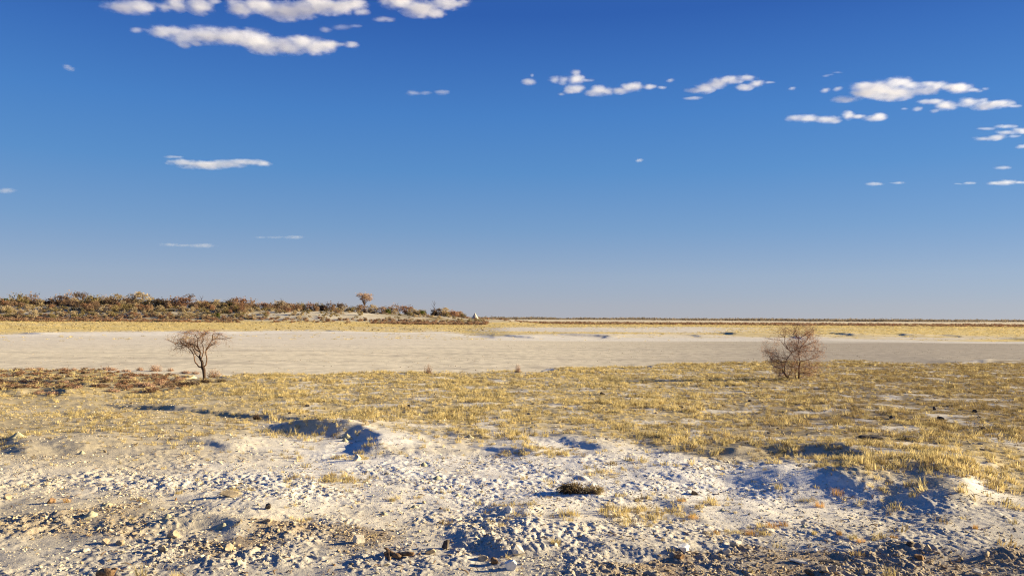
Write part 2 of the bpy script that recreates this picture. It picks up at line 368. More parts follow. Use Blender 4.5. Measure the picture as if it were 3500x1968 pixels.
def ground_mat():
    m_, nt, b = mat('ground'); N = nt.nodes; Lk = nt.links
    at = N.new('ShaderNodeAttribute'); at.attribute_name = 'albedo'
    geo = N.new('ShaderNodeNewGeometry')
    n1 = N.new('ShaderNodeTexNoise'); n1.inputs['Scale'].default_value = 14; n1.inputs['Detail'].default_value = 6; n1.inputs['Roughness'].default_value = 0.7
    Lk.new(geo.outputs['Position'], n1.inputs['Vector'])
    mp = N.new('ShaderNodeMapRange'); mp.inputs['From Min'].default_value = 0.3; mp.inputs['From Max'].default_value = 0.7
    mp.inputs['To Min'].default_value = 0.78; mp.inputs['To Max'].default_value = 1.16
    Lk.new(n1.outputs['Fac'], mp.inputs['Value'])
    mx = N.new('ShaderNodeMix'); mx.data_type = 'RGBA'; mx.blend_type = 'MULTIPLY'; mx.inputs[0].default_value = 1
    Lk.new(at.outputs['Color'], mx.inputs[6]); Lk.new(mp.outputs[0], mx.inputs[7])
    Lk.new(mx.outputs[2], b.inputs['Base Color'])
    n2 = N.new('ShaderNodeTexNoise'); n2.inputs['Scale'].default_value = 45; n2.inputs['Detail'].default_value = 5
    Lk.new(geo.outputs['Position'], n2.inputs['Vector'])
    bp = N.new('ShaderNodeBump'); bp.inputs['Strength'].default_value = 0.5; bp.inputs['Distance'].default_value = 0.012
    Lk.new(n2.outputs['Fac'], bp.inputs['Height']); Lk.new(bp.outputs[0], b.inputs['Normal'])
    b.inputs['Specular IOR Level'].default_value = 0.05; b.inputs['Roughness'].default_value = 1.0
    return m_
M = {}
M['ground'] = ground_mat()
M['straw'] = leaf_mat('straw_grass', (0.50, 0.395, 0.175), (0.68, 0.555, 0.28), 0.35, 0.38)
M['strawbrown'] = leaf_mat('brown_grass', (0.26, 0.19, 0.085), (0.42, 0.31, 0.14), 0.3, 0.3)
M['straworange'] = leaf_mat('orange_straw_grass', (0.50, 0.27, 0.08), (0.62, 0.40, 0.14), 0.3, 0.25)
M['clod'] = noise_mat('clay_clod', (0.42, 0.355, 0.25), (0.60, 0.52, 0.385), 9, rnd=0.25)
M['clodbrown'] = noise_mat('brown_clod', (0.25, 0.18, 0.11), (0.46, 0.36, 0.22), 9, rnd=0.3)
M['palestone'] = noise_mat('pale_stone', (0.45, 0.395, 0.31), (0.60, 0.54, 0.43), 14, bump=0.5, rnd=0.1)
M['tanstone'] = noise_mat('tan_stone', (0.31, 0.235, 0.145), (0.47, 0.375, 0.245), 14, bump=0.5, rnd=0.15)
M['brownstone'] = noise_mat('brown_stone', (0.12, 0.07, 0.04), (0.30, 0.18, 0.09), 14, bump=0.5, rnd=0.15)
M['darkstone'] = noise_mat('dark_stone', (0.045, 0.035, 0.03), (0.14, 0.11, 0.08), 14, bump=0.5, rnd=0.15)
M['whitestone'] = noise_mat('white_stone', (0.66, 0.62, 0.55), (0.80, 0.76, 0.68), 14, bump=0.4)
M['conesand'] = noise_mat('olive_sand', (0.33, 0.30, 0.18), (0.46, 0.41, 0.27), 30, bump=0.3)
M['drywood'] = noise_mat('dry_wood', (0.10, 0.055, 0.03), (0.28, 0.18, 0.10), 25, bump=0.6)
M['bark'] = noise_mat('dark_bark', (0.035, 0.022, 0.016), (0.09, 0.055, 0.035), 30, bump=0.6)
M['limb'] = noise_mat('brown_bark', (0.09, 0.05, 0.03), (0.18, 0.10, 0.055), 25)
M['twig'] = noise_mat('twig', (0.22, 0.13, 0.08), (0.36, 0.22, 0.14), 12)
M['twigred'] = noise_mat('red_twig', (0.32, 0.195, 0.13), (0.48, 0.31, 0.215), 8)
M['limbred'] = noise_mat('red_bark', (0.13, 0.075, 0.05), (0.24, 0.145, 0.095), 20)
M['leafpink'] = leaf_mat('pink_dry_leaf', (0.34, 0.23, 0.15), (0.45, 0.32, 0.22), 0.35, 0.1)
M['leafred'] = leaf_mat('red_dry_leaf', (0.30, 0.15, 0.08), (0.42, 0.23, 0.13), 0.4)
for k, c1, c2 in (('brown', (0.22, 0.14, 0.085), (0.37, 0.25, 0.155)), ('russet', (0.24, 0.13, 0.075), (0.37, 0.215, 0.13)), ('tan', (0.38, 0.29, 0.165), (0.50, 0.40, 0.245)),
                  ('olive', (0.22, 0.17, 0.075), (0.34, 0.265, 0.12)), ('green', (0.07, 0.085, 0.018), (0.15, 0.16, 0.035)), ('greydark', (0.10, 0.07, 0.05), (0.20, 0.14, 0.09))):
    M['leaf_' + k] = leaf_mat('leaf_' + k, c1, c2, 0.42, 0.15)
M['leaf_russetdull'] = leaf_mat('leaf_russetdull', (0.15, 0.075, 0.04), (0.25, 0.135, 0.075), 0.3, 0.15)
M['leaf_darkolive'] = leaf_mat('leaf_darkolive', (0.11, 0.08, 0.04), (0.22, 0.155, 0.08), 0.35, 0.1)
M['mound'] = noise_mat('termite_clay', (0.46, 0.39, 0.29), (0.60, 0.52, 0.41), 2, bump=0.4)
M['farwood'] = leaf_mat('far_foliage', (0.17, 0.14, 0.105), (0.28, 0.225, 0.16), 0.4, 0.0, 0.01)

# ---------------------------------------------------------------- mesh helpers
def mesh_np(name, V, F, k):
    """V (n,3) float, F (m,k) int with constant polygon size k"""
    me = bpy.data.meshes.new(name)
    V = np.asarray(V, np.float32); F = np.asarray(F, np.int32)
    me.vertices.add(len(V)); me.vertices.foreach_set('co', V.ravel())
    me.loops.add(F.size); me.loops.foreach_set('vertex_index', F.ravel())
    me.polygons.add(len(F)); me.polygons.foreach_set('loop_start', np.arange(0, F.size, k, dtype=np.int32))
    me.polygons.foreach_set('loop_total', np.full(len(F), k, np.int32))
    me.update(calc_edges=True)
    return me
def add(name, me, material, parent=None, loc=None, rot=None, scale=None):
    if material is not None and len(me.materials) == 0: me.materials.append(material)
    o = bpy.data.objects.new(name, me); col.objects.link(o)
    if parent: o.parent = parent
    if loc is not None: o.location = loc
    if rot is not None: o.rotation_euler = rot
    if scale is not None: o.scale = scale
    return o
def tag(o, label, cat, group=None, kind=None):
    if label: o['label'] = label
    if cat: o['category'] = cat
    if group: o['group'] = group
    if kind: o['kind'] = kind
    return o
def empty(name, loc):
    o = bpy.data.objects.new(name, None); o.empty_display_size = 0.2; col.objects.link(o); o.location = loc; return o
class MB:
    def __init__(s): s.v = []; s.t = []; s.n = 0
    def addm(s, V, T):
        s.v.append(np.asarray(V, float)); s.t.append(np.asarray(T, int) + s.n); s.n += len(V)
    def tube(s, pts, r, sides=5):
        pts = np.asarray(pts, float); n = len(pts); V = []
        for i in range(n):
            t = pts[min(i + 1, n - 1)] - pts[max(i - 1, 0)]; t = t / (np.linalg.norm(t) + 1e-9)
            a = np.cross(t, (0.3, 1, 0.2)); a /= np.linalg.norm(a) + 1e-9; b = np.cross(t, a)
            for k in range(sides):
                an = 2 * math.pi * k / sides
                V.append(pts[i] + r[i] * (a * math.cos(an) + b * math.sin(an)))
        T = []
        for i in range(n - 1):
            for k in range(sides):
                p = i * sides + k; q = i * sides + (k + 1) % sides
                T += [(p, q, q + sides), (p, q + sides, p + sides)]
        for k in range(1, sides - 1):
            T += [(0, k + 1, k), ((n - 1) * sides, (n - 1) * sides + k, (n - 1) * sides + k + 1)]
        s.addm(V, T)
    def mesh(s, name):
        return mesh_np(name, np.concatenate(s.v), np.concatenate(s.t), 3)
def ico(sub=1):
    t = (1 + 5 ** 0.5) / 2
    V = [(-1, t, 0), (1, t, 0), (-1, -t, 0), (1, -t, 0), (0, -1, t), (0, 1, t), (0, -1, -t), (0, 1, -t), (t, 0, -1), (t, 0, 1), (-t, 0, -1), (-t, 0, 1)]
    F = [(0, 11, 5), (0, 5, 1), (0, 1, 7), (0, 7, 10), (0, 10, 11), (1, 5, 9), (5, 11, 4), (11, 10, 2), (10, 7, 6), (7, 1, 8), (3, 9, 4), (3, 4, 2), (3, 2, 6), (3, 6, 8), (3, 8, 9), (4, 9, 5), (2, 4, 11), (6, 2, 10), (8, 6, 7), (9, 8, 1)]
    V = [np.array(v) / np.linalg.norm(v) for v in V]
    for _ in range(sub):
        cache = {}; nf = []
        def mid(a, b):
            k = (min(a, b), max(a, b))
            if k not in cache:
                p = V[a] + V[b]; V.append(p / np.linalg.norm(p)); cache[k] = len(V) - 1
            return cache[k]
        for a, b, c in F:
            ab, bc, ca = mid(a, b), mid(b, c), mid(c, a)
            nf += [(a, ab, ca), (b, bc, ab), (c, ca, bc), (ab, bc, ca)]
        F = nf
    return np.array(V), np.array(F)
IC0, IC1, IC2 = ico(0), ico(1), ico(2)
rng = np.random.default_rng(7); random.seed(7)

# ---------------------------------------------------------------- ground: one sheet to the horizon
ang = np.radians(np.concatenate([np.linspace(-47, 47, 1000), np.arange(50, 311, 4)]))
d_rows = 7560.0 / (np.concatenate([np.arange(2100, 1165, -1.7), np.arange(1165, 1130, -0.4)]) - 1088)
d_in = np.array([0.0, 1, 2, 3, 4, 4.6, 5.2, 5.7, 6.1, 6.4, 6.7, 7.0, 7.2])
d_out = [d_rows[-1]]
while d_out[-1] < 30000: d_out.append(d_out[-1] * (1.012 if 240 < d_out[-1] < 480 else 1.03))
rad = np.concatenate([d_in, d_rows, np.array(d_out[1:])])
A, R = np.meshgrid(ang, rad)
gx = (np.sin(A) * R).ravel(); gy = (np.cos(A) * R).ravel()
gz = height(gx, gy)
nc = len(ang); nr = len(rad)
i0 = (np.arange(nr - 1)[:, None] * nc + np.arange(nc)[None, :]).ravel()
i1 = (np.arange(nr - 1)[:, None] * nc + (np.arange(nc)[None, :] + 1) % nc).ravel()
gme = mesh_np('ground', np.stack([gx, gy, gz], 1), np.stack([i0, i1, i1 + nc, i0 + nc], 1)[:, ::-1], 4)
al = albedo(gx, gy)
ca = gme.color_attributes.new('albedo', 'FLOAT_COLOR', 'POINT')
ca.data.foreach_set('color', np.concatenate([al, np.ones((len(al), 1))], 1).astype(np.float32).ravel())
ground = add('ground', gme, M['ground']); ground['kind'] = 'structure'

GZ = gz.reshape(nr, nc)
def hgrid(x, y):
    x = np.asarray(x, float); y = np.asarray(y, float); d = np.hypot(x, y); a = np.arctan2(x, y)
    fa = np.clip(np.interp(a, ang[:1000], np.arange(1000)), 0, 998.999); fr = np.clip(np.interp(d, rad, np.arange(nr)), 0, nr - 1.001)
    i = fr.astype(int); j = fa.astype(int); u = fr - i; v = fa - j
    return (GZ[i, j] * (1 - v) + GZ[i, j + 1] * v) * (1 - u) + (GZ[i + 1, j] * (1 - v) + GZ[i + 1, j + 1] * v) * u
def gz1(x, y): return float(hgrid(x, y))
def G3(px, py):
    z = 0.0
    for _ in range(4):
        p = G(px, py, z); z = gz1(*p)
    return np.array([p[0], p[1], z])


# ---------------------------------------------------------------- clouds (volumes at a common base height)
ZB = 1500.0
def cloud_material(name, ells, s, dens):
    """density: the nearest ellipsoid's depth, worn away by noise, so edges thin out softly"""
    m_ = bpy.data.materials.new(name); m_.use_nodes = True; nt = m_.node_tree; N = nt.nodes; Lk = nt.links; N.clear()
    o = N.new('ShaderNodeOutputMaterial'); pv = N.new('ShaderNodeVolumePrincipled')
    pv.inputs['Color'].default_value = (0.95, 0.95, 0.96, 1); pv.inputs['Anisotropy'].default_value = 0.15
    tc = N.new('ShaderNodeTexCoord'); src = tc.outputs['Object']; f = None
    for c, r in ells:
        sb = N.new('ShaderNodeVectorMath'); sb.operation = 'SUBTRACT'; sb.inputs[1].default_value = c; Lk.new(src, sb.inputs[0])
        dv = N.new('ShaderNodeVectorMath'); dv.operation = 'DIVIDE'; dv.inputs[1].default_value = r; Lk.new(sb.outputs[0], dv.inputs[0])
        ln = N.new('ShaderNodeVectorMath'); ln.operation = 'LENGTH'; Lk.new(dv.outputs[0], ln.inputs[0])
        if f is None: f = ln.outputs['Value']
        else:
            mn = N.new('ShaderNodeMath'); mn.operation = 'SMOOTH_MIN'; mn.inputs[2].default_value = 0.25
            Lk.new(f, mn.inputs[0]); Lk.new(ln.outputs['Value'], mn.inputs[1]); f = mn.outputs[0]
    nz = N.new('ShaderNodeTexNoise'); nz.inputs['Scale'].default_value = 1 / (34 * s); nz.inputs['Detail'].default_value = 6; nz.inputs['Roughness'].default_value = 0.68
    mpn = N.new('ShaderNodeMapping'); mpn.inputs['Scale'].default_value = (0.75, 0.75, 1.7); Lk.new(src, mpn.inputs['Vector']); Lk.new(mpn.outputs[0], nz.inputs['Vector'])
    ml = N.new('ShaderNodeMath'); ml.operation = 'MULTIPLY_ADD'; ml.inputs[1].default_value = 2.0; ml.inputs[2].default_value = -1.06
    Lk.new(nz.outputs['Fac'], ml.inputs[0])
    sb = N.new('ShaderNodeMath'); sb.operation = 'SUBTRACT'; Lk.new(ml.outputs[0], sb.inputs[0]); Lk.new(f, sb.inputs[1])
    mp = N.new('ShaderNodeMapRange'); mp.interpolation_type = 'SMOOTHSTEP'
    mp.inputs['From Min'].default_value = -1.1; mp.inputs['From Max'].default_value = -0.1
    mp.inputs['To Min'].default_value = 0.0; mp.inputs['To Max'].default_value = dens / s
    Lk.new(sb.outputs[0], mp.inputs['Value']); Lk.new(mp.outputs[0], pv.inputs['Density']); Lk.new(pv.outputs[0], o.inputs['Volume'])
    return m_
def zA(p): return [(300 + a * .5435, b * .5435, c * .5435, d * .5435) for a, b, c, d in p]
def zB(p): return [(1700 + a * .3882, 200 + b * .3882, c * .3882, d * .3882) for a, b, c, d in p]
def zC(p): return [(2600 + a * .3494, 200 + b * .3494, c * .3494, d * .3494) for a, b, c, d in p]
CLOUDS = [
 ('long wavy white cloud stretched below the bank of clouds cut by the top edge', zA([(500, 205, 120, 32), (600, 240, 100, 35), (610, 285, 45, 18), (680, 275, 40, 18), (760, 230, 150, 45), (900, 225, 140, 45), (1030, 240, 120, 50), (1120, 285, 120, 45), (1240, 290, 110, 45), (1340, 262, 100, 38), (1430, 278, 100, 45), (1520, 285, 60, 25), (1590, 280, 40, 10), (1650, 274, 50, 19)]), 1),
 ('tiny white puff beside the end of the long wavy cloud', zA([(310, 192, 42, 15)]), 0),
 ('soft grey-white cloud, leftmost of the bank over the long wavy cloud', zA([(230, 42, 130, 36), (320, 28, 90, 40)]), 0),
 ('rounded white cloud between the soft grey-white cloud and the widest cloud of the bank', zA([(480, 45, 45, 25), (560, 30, 65, 48), (700, 38, 80, 42), (800, 12, 40, 15)]), 1),
 ('widest cloud of the bank above the long wavy cloud', zA([(950, 48, 80, 45), (1060, 30, 100, 40), (1150, 70, 80, 35), (1240, 70, 110, 50), (1350, 60, 120, 45), (1450, 35, 110, 50), (1560, 30, 110, 40), (1680, 30, 85, 36), (1720, 80, 50, 18)]), 1),
 ('bright cloud ending the bank, over open blue sky', zA([(1960, 10, 120, 40), (2090, 45, 120, 45), (2180, 70, 70, 28), (2250, 25, 90, 34), (2330, 30, 60, 18), (2370, 8, 40, 12)]), 1),
 ('small slanting white cloudlet under the bright end of the cloud bank', zA([(1850, 118, 55, 15), (1900, 125, 35, 13)]), 0),
 ('faint wispy cloudlet just over the long wavy cloud', zA([(1490, 185, 40, 16), (1600, 178, 60, 14), (1680, 165, 40, 10)]), -1),
 ('small knobbed white puff at the head of the chain of puffs', zB([(280, 195, 62, 26), (305, 152, 18, 18)]), 1),
 ('white cloud piled into a little tower', zB([(510, 185, 55, 28), (580, 190, 50, 35), (690, 128, 45, 26), (690, 190, 75, 42), (790, 190, 55, 13), (690, 265, 85, 34), (640, 290, 55, 20), (560, 315, 32, 11)]), 1),
 ('elongated lumpy white cloud trailing away from the little tower cloud', zB([(840, 300, 75, 28), (900, 285, 80, 42), (960, 285, 60, 36), (1080, 280, 70, 30), (1150, 262, 80, 38), (1220, 250, 60, 38), (1340, 248, 60, 22), (1450, 256, 40, 15)]), 1),
 ('tiny white puff after the elongated lumpy cloud', zB([(1520, 195, 36, 15)]), 0),
 ('arched white cloud with a smooth curved back', zB([(1730, 285, 90, 22), (1830, 258, 85, 40), (1930, 222, 95, 42), (2050, 188, 105, 34), (2190, 170, 100, 24)]), 1),
 ('smaller white cloud tucked under the end of the arched cloud', zB([(2180, 248, 75, 28), (2280, 218, 75, 28), (2390, 212, 50, 11)]), 1),
 ('lens-shaped white cloudlet under the arched cloud', zB([(1690, 352, 60, 13), (1740, 350, 60, 16)]), 1),
 ('broad dome-topped white cloud, largest of the clustered clouds over the thorn shrub', zC([(840, 395, 140, 30), (980, 290, 110, 45), (1000, 350, 120, 50), (1150, 300, 180, 75), (1300, 335, 200, 65), (1330, 250, 130, 52), (1450, 262, 130, 45), (1600, 320, 150, 36), (1680, 262, 150, 36), (1850, 290, 90, 38), (1960, 288, 110, 46), (2080, 312, 90, 22), (2185, 302, 35, 16), (1260, 378, 180, 32)]), 1),
 ('small puff touching the broad dome-topped cloud', zC([(750, 300, 46, 21)]), 0),
 ('second small puff out from the broad dome-topped cloud', zC([(630, 312, 46, 22)]), 0),
 ('third small puff out from the broad dome-topped cloud', zC([(305, 295, 36, 16)]), 0),
 ('thin short wisp floating above the small puffs', zC([(635, 172, 34, 11), (690, 156, 40, 9), (750, 140, 50, 10)]), -1),
 ('ragged lumpy cloud lying under the broad dome-topped cloud', zC([(1660, 425, 130, 26), (1830, 458, 100, 44), (1700, 515, 40, 18), (2020, 430, 100, 40), (2190, 405, 50, 20), (2180, 472, 110, 40), (2350, 450, 110, 38), (2480, 464, 80, 16)]), 1),
 ('small puff leading the ragged lumpy cloud', zC([(1530, 497, 48, 22), (1405, 492, 36, 12)]), 0),
 ('low flat lumpy cloud with a raised knob at its middle', zC([(330, 592, 90, 30), (480, 592, 110, 36), (650, 592, 120, 34), (740, 610, 60, 22), (850, 560, 60, 45), (960, 570, 70, 20), (1080, 590, 90, 28), (1150, 577, 80, 38)]), 1),
 ('smooth flat streak cloud, upper one of two layered clouds', zC([(2200, 688, 90, 15), (2380, 668, 110, 20)]), 0),
 ('layered ragged cloud under the smooth flat streak', zC([(2170, 787, 105, 20), (2310, 772, 80, 28), (2390, 728, 110, 22), (2540, 708, 90, 28), (2480, 760, 60, 14)]), 1),
 ('little ragged puff under the layered cloud', zC([(2540, 865, 60, 20)]), 0),
 ('small flat-based puff alone between layered cloud and long low streak', zC([(2365, 1066, 78, 18), (2430, 1072, 28, 9)]), 0),
 ('small flat cloudlet, first of a low row', zC([(1090, 1227, 80, 18), (1150, 1232, 50, 13)]), 0),
 ('thin flat cloudlet, second of a low row', zC([(1345, 1216, 72, 13)]), 0),
 ('thin flat cloudlet, third of a low row', zC([(1930, 1227, 45, 7), (2035, 1222, 65, 14)]), 0),
 ('long low streak cloud ending the low row', zC([(2300, 1222, 100, 16), (2400, 1210, 130, 26), (2540, 1215, 90, 14)]), 1),
 ('solitary flat streak cloud halfway up the sky over the ridge', [(620, 556, 50, 10), (690, 562, 80, 15), (770, 562, 70, 13), (840, 556, 60, 11), (895, 557, 30, 10), (590, 536, 30, 5)], 1),
 ('tiny lone puff beneath the cloud bank over the ridge', [(228, 228, 16, 8), (242, 236, 16, 7)], -1),
 ('tiny lone white speck of cloud in mid sky', [(2184, 549, 13, 6)], 0),
 ('pair of faint wisps in mid sky left of the chain of puffs', [(1410, 316, 26, 8), (1455, 318, 25, 6), (1508, 316, 26, 8)], -1),
 ('faint low streak above the ridge', [(580, 836, 36, 6), (630, 838, 40, 5), (690, 840, 55, 7)], -1),
 ('very faint short streak low over the umbrella tree', [(890, 811, 24, 4), (940, 811, 40, 4), (1000, 811, 42, 6)], -1),
 ('faint flat wisp cut by the picture edge over the ridge', [(25, 652, 32, 9)], -1),
]
def build_cloud(label, puffs, dens, k):
    r_ = np.random.default_rng(100 + k)
    P = np.array(puffs); mx = (P[:, 0].min() + P[:, 0].max()) / 2; my = P[:, 1].mean()
    v = ray(mx, my); dep = min(ZB / v[2], 15000.0); s = dep / FPX; o = CAM + v * dep
    mb = MB(); V0, F0 = IC2; ells = []
    for (cx, cy, rx, ry) in puffs:
        rr = (rx * s * 1.22, min(rx * 1.2, 2.4 * ry) * s, ry * s * 1.2)
        c = CAM + ray(cx, cy) * dep - o; c[1] += r_.normal() * 0.2 * rr[1]
        ells.append((tuple(c), rr)); mb.addm(V0 * np.array(rr) * 1.08 + c, F0)
    me = mb.mesh('cloud_hull')
    ob = bpy.data.objects.new('tmp', me); col.objects.link(ob)
    md = ob.modifiers.new('r', 'REMESH'); md.mode = 'VOXEL'; md.voxel_size = max(2.0, P[:, 3].min() * 0.3) * s
    dg = bpy.context.evaluated_depsgraph_get(); new = bpy.data.meshes.new_from_object(ob.evaluated_get(dg))
    bpy.data.objects.remove(ob); bpy.data.meshes.remove(me)
    new.materials.clear(); new.name = 'cloud'
    c = add('cloud', new, cloud_material('cloud', ells, s, {1: 0.022, 0: 0.018, -1: 0.010}[dens]), loc=o)
    tag(c, label, 'cloud', 'fair weather clouds')
for k, (lb, pf, dn) in enumerate(CLOUDS): build_cloud(lb, pf, dn, k)

# ---------------------------------------------------------------- generators: rocks, tufts, bushes
def join_mesh(name, parts):
    """parts: list of (V, T, material); one mesh with material slots"""
    V = []; T = []; mi = []; n = 0
    for k, (v, t, _) in enumerate(parts):
        V.append(v); T.append(np.asarray(t) + n); mi.append(np.full(len(t), k, np.int32)); n += len(v)
    me = mesh_np(name, np.concatenate(V), np.concatenate(T), 3)
    for p in parts: me.materials.append(p[2])
    me.polygons.foreach_set('material_index', np.concatenate(mi))
    return me
def rock_mesh(seed, sx=1, sy=1, sz=0.7, cuts=9, base=IC2, rough=0.06, name='stone'):
    r_ = np.random.default_rng(seed); V = base[0].copy()
    V *= 1 + rough * r_.normal(size=(len(V), 1))
    for _ in range(cuts):
        n = r_.normal(size=3); n /= np.linalg.norm(n); o = r_.uniform(0.38, 0.80)
        dd = V @ n - o; V = V - np.maximum(dd, 0)[:, None] * n
    me = mesh_np(name, V * np.array([sx, sy, sz]), base[1], 3); me.shade_flat(); return me
def blades(r_, n, spread, hmin, hmax, width, lean=0.5):
    V = []; T = []
    for i in range(n):
        a = r_.uniform(0, 2 * math.pi); rr = spread * math.sqrt(r_.uniform())
        b = np.array([math.cos(a) * rr, math.sin(a) * rr, -0.01]); h = r_.uniform(hmin, hmax)
        la = a + r_.normal() * 0.8; ln = abs(r_.normal()) * lean * h
        dirv = np.array([math.cos(la), math.sin(la), 0]); wv = np.array([-math.sin(la + r_.uniform(-1, 1)), math.cos(la), 0]) * width * r_.uniform(0.6, 1.3)
        m1 = b + dirv * ln * 0.3 + np.array([0, 0, h * 0.6]); tip = b + dirv * ln + np.array([0, 0, h * (1 - 0.15 * r_.uniform())])
        k = len(V); V += [b - wv, b + wv, m1 - wv * 0.7, m1 + wv * 0.7, tip]
        T += [(k, k + 1, k + 3), (k, k + 3, k + 2), (k + 2, k + 3, k + 4)]
    return np.array(V), np.array(T)
def leafcloud(r_, centers, radii, n, size, flat=0.8):
    idx = r_.integers(0, len(centers), n); c = np.asarray(centers)[idx]; rd = np.asarray(radii)[idx]
    p = c + r_.normal(size=(n, 3)) * rd[:, None] * np.array([0.55, 0.55, 0.55 * flat])
    a = r_.normal(size=(n, 3)); a /= np.linalg.norm(a, axis=1)[:, None]; b = np.cross(a, r_.normal(size=(n, 3))); b /= np.linalg.norm(b, axis=1)[:, None] + 1e-9
    s_ = size * r_.uniform(0.5, 1.4, (n, 1))
    V = np.stack([p - a * s_ * 0.5 - b * s_ * 0.3, p + a * s_ * 0.6, p - a * s_ * 0.4 + b * s_ * 0.5], 1).reshape(-1, 3)
    return V, np.arange(3 * n).reshape(-1, 3)
def twiggy(r_, base_pts, tips, r0, segs=3, jit=0.12, sides=3):
    mb = MB()
    for b, t in zip(base_pts, tips):
        L = np.linalg.norm(t - b); ps = [b + (t - b) * k / segs + (r_.normal(size=3) * jit * L * 0.5 if 0 < k < segs else 0) for k in range(segs + 1)]
        mb.tube(ps, [r0 * (1 - 0.8 * k / segs) for k in range(segs + 1)], sides)
    return np.concatenate(mb.v), np.concatenate(mb.t)
def bush_mesh(seed, w, h, leaf, stem, nleaf=320, ls=0.3, nclump=12, ntwig=26, trunk=0.0, flat=0.8, low=0.15, name='bush'):
    """dome-like or umbrella-like bush of leaf clumps on radiating stems, base at z=0, unit in metres"""
    r_ = np.random.default_rng(seed); cs = []; rs = []
    for _ in range(nclump):
        a = r_.uniform(0, 2 * math.pi); e = math.sqrt(r_.uniform()); zz = r_.uniform(low, 1.0)
        lim = math.sqrt(max(0.05, 1 - (max(zz - 0.45, 0) / 0.62) ** 2))
        cs.append((math.cos(a) * e * lim * w * 0.42, math.sin(a) * e * lim * w * 0.42, trunk + (h - trunk) * zz * 0.88)); rs.append(w * r_.uniform(0.10, 0.22))
    lv, lt = leafcloud(r_, cs, rs, nleaf, ls, flat); lv[:, 2] = np.maximum(lv[:, 2], 0.02)
    tips = np.array([np.array(cs[i % nclump]) + r_.normal(size=3) * 0.12 * w for i in range(ntwig)]); tips[:, 2] = np.maximum(tips[:, 2], 0.1 * h)
    b0 = r_.normal(size=(ntwig, 3)) * np.array([0.05 * w, 0.05 * w, 0]); 
    if trunk: b0[:, 2] += trunk * 0.9
    tv, tt = twiggy(r_, b0 * np.array([1, 1, 1.0]), tips, 0.022 * w ** 0.5 * 0.5 + 0.012)
    parts = [(lv, lt, leaf), (tv, tt, stem)]
    if trunk:
        mb = MB(); mb.tube([(0, 0, -0.2), (0.04 * w * r_.normal(), 0, trunk * 0.5), (0, 0, trunk)], [0.05 * w * 0.6, 0.035 * w * 0.6, 0.03 * w * 0.6], 6)
        parts.append((np.concatenate(mb.v), np.concatenate(mb.t), stem))
    return join_mesh(name, parts)

# ---------------------------------------------------------------- uncountable cover by instancing: grass, clods, scrub
def scatter(name, pts, srcs, rotz, scale, idx, material, label=None, cat=None, tilt=None):
    cl = bpy.data.collections.new(name + '_source')
    for i, me in enumerate(srcs):
        o = bpy.data.objects.new('%s_%02d' % (name, i), me); cl.objects.link(o)
    me = bpy.data.meshes.new(name); me.vertices.add(len(pts)); me.vertices.foreach_set('co', np.asarray(pts, np.float32).ravel())
    def at(nm, typ, data, f):
        a = me.attributes.new(nm, typ, 'POINT'); a.data.foreach_set(f, np.ascontiguousarray(data).ravel())
    rot = np.zeros((len(pts), 3), np.float32); rot[:, 2] = rotz
    if tilt is not None: rot[:, :2] = tilt
    at('rot', 'FLOAT_VECTOR', rot, 'vector'); at('sc', 'FLOAT_VECTOR', np.asarray(scale, np.float32), 'vector'); at('ix', 'INT', np.asarray(idx, np.int32), 'value')
    o = bpy.data.objects.new(name, me); col.objects.link(o); o['kind'] = 'stuff'
    if material: me.materials.append(material)
    if label: o['label'] = label; o['category'] = cat
    ng = bpy.data.node_groups.new(name + '_nodes', 'GeometryNodeTree')
    ng.interface.new_socket('Geometry', in_out='INPUT', socket_type='NodeSocketGeometry'); ng.interface.new_socket('Geometry', in_out='OUTPUT', socket_type='NodeSocketGeometry')
    N = ng.nodes; Lk = ng.links
    gi = N.new('NodeGroupInput'); go = N.new('NodeGroupOutput'); ip = N.new('GeometryNodeInstanceOnPoints'); ci = N.new('GeometryNodeCollectionInfo')
    ci.inputs['Collection'].default_value = cl; ci.inputs['Separate Children'].default_value = True; ci.inputs['Reset Children'].default_value = True
    def na(nm, typ):
        n = N.new('GeometryNodeInputNamedAttribute'); n.data_type = typ; n.inputs['Name'].default_value = nm; return n.outputs['Attribute']
    e2r = N.new('FunctionNodeEulerToRotation'); Lk.new(na('rot', 'FLOAT_VECTOR'), e2r.inputs[0])
    Lk.new(gi.outputs[0], ip.inputs['Points']); Lk.new(ci.outputs[0], ip.inputs['Instance']); ip.inputs['Pick Instance'].default_value = True
    Lk.new(na('ix', 'INT'), ip.inputs['Instance Index']); Lk.new(e2r.outputs[0], ip.inputs['Rotation']); Lk.new(na('sc', 'FLOAT_VECTOR'), ip.inputs['Scale'])
    Lk.new(ip.outputs[0], go.inputs[0])
    md = o.modifiers.new('scatter', 'NODES'); md.node_group = ng
    return o
def polar(n, d0, d1, a0=-41, a1=41, pw=2.0):
    u = rng.uniform(size=n); d = (d0 ** pw + u * (d1 ** pw - d0 ** pw)) ** (1 / pw); a = np.radians(rng.uniform(a0, a1, n))
    return np.sin(a) * d, np.cos(a) * d
def with_mat(me, m_): me.materials.append(m_); return me

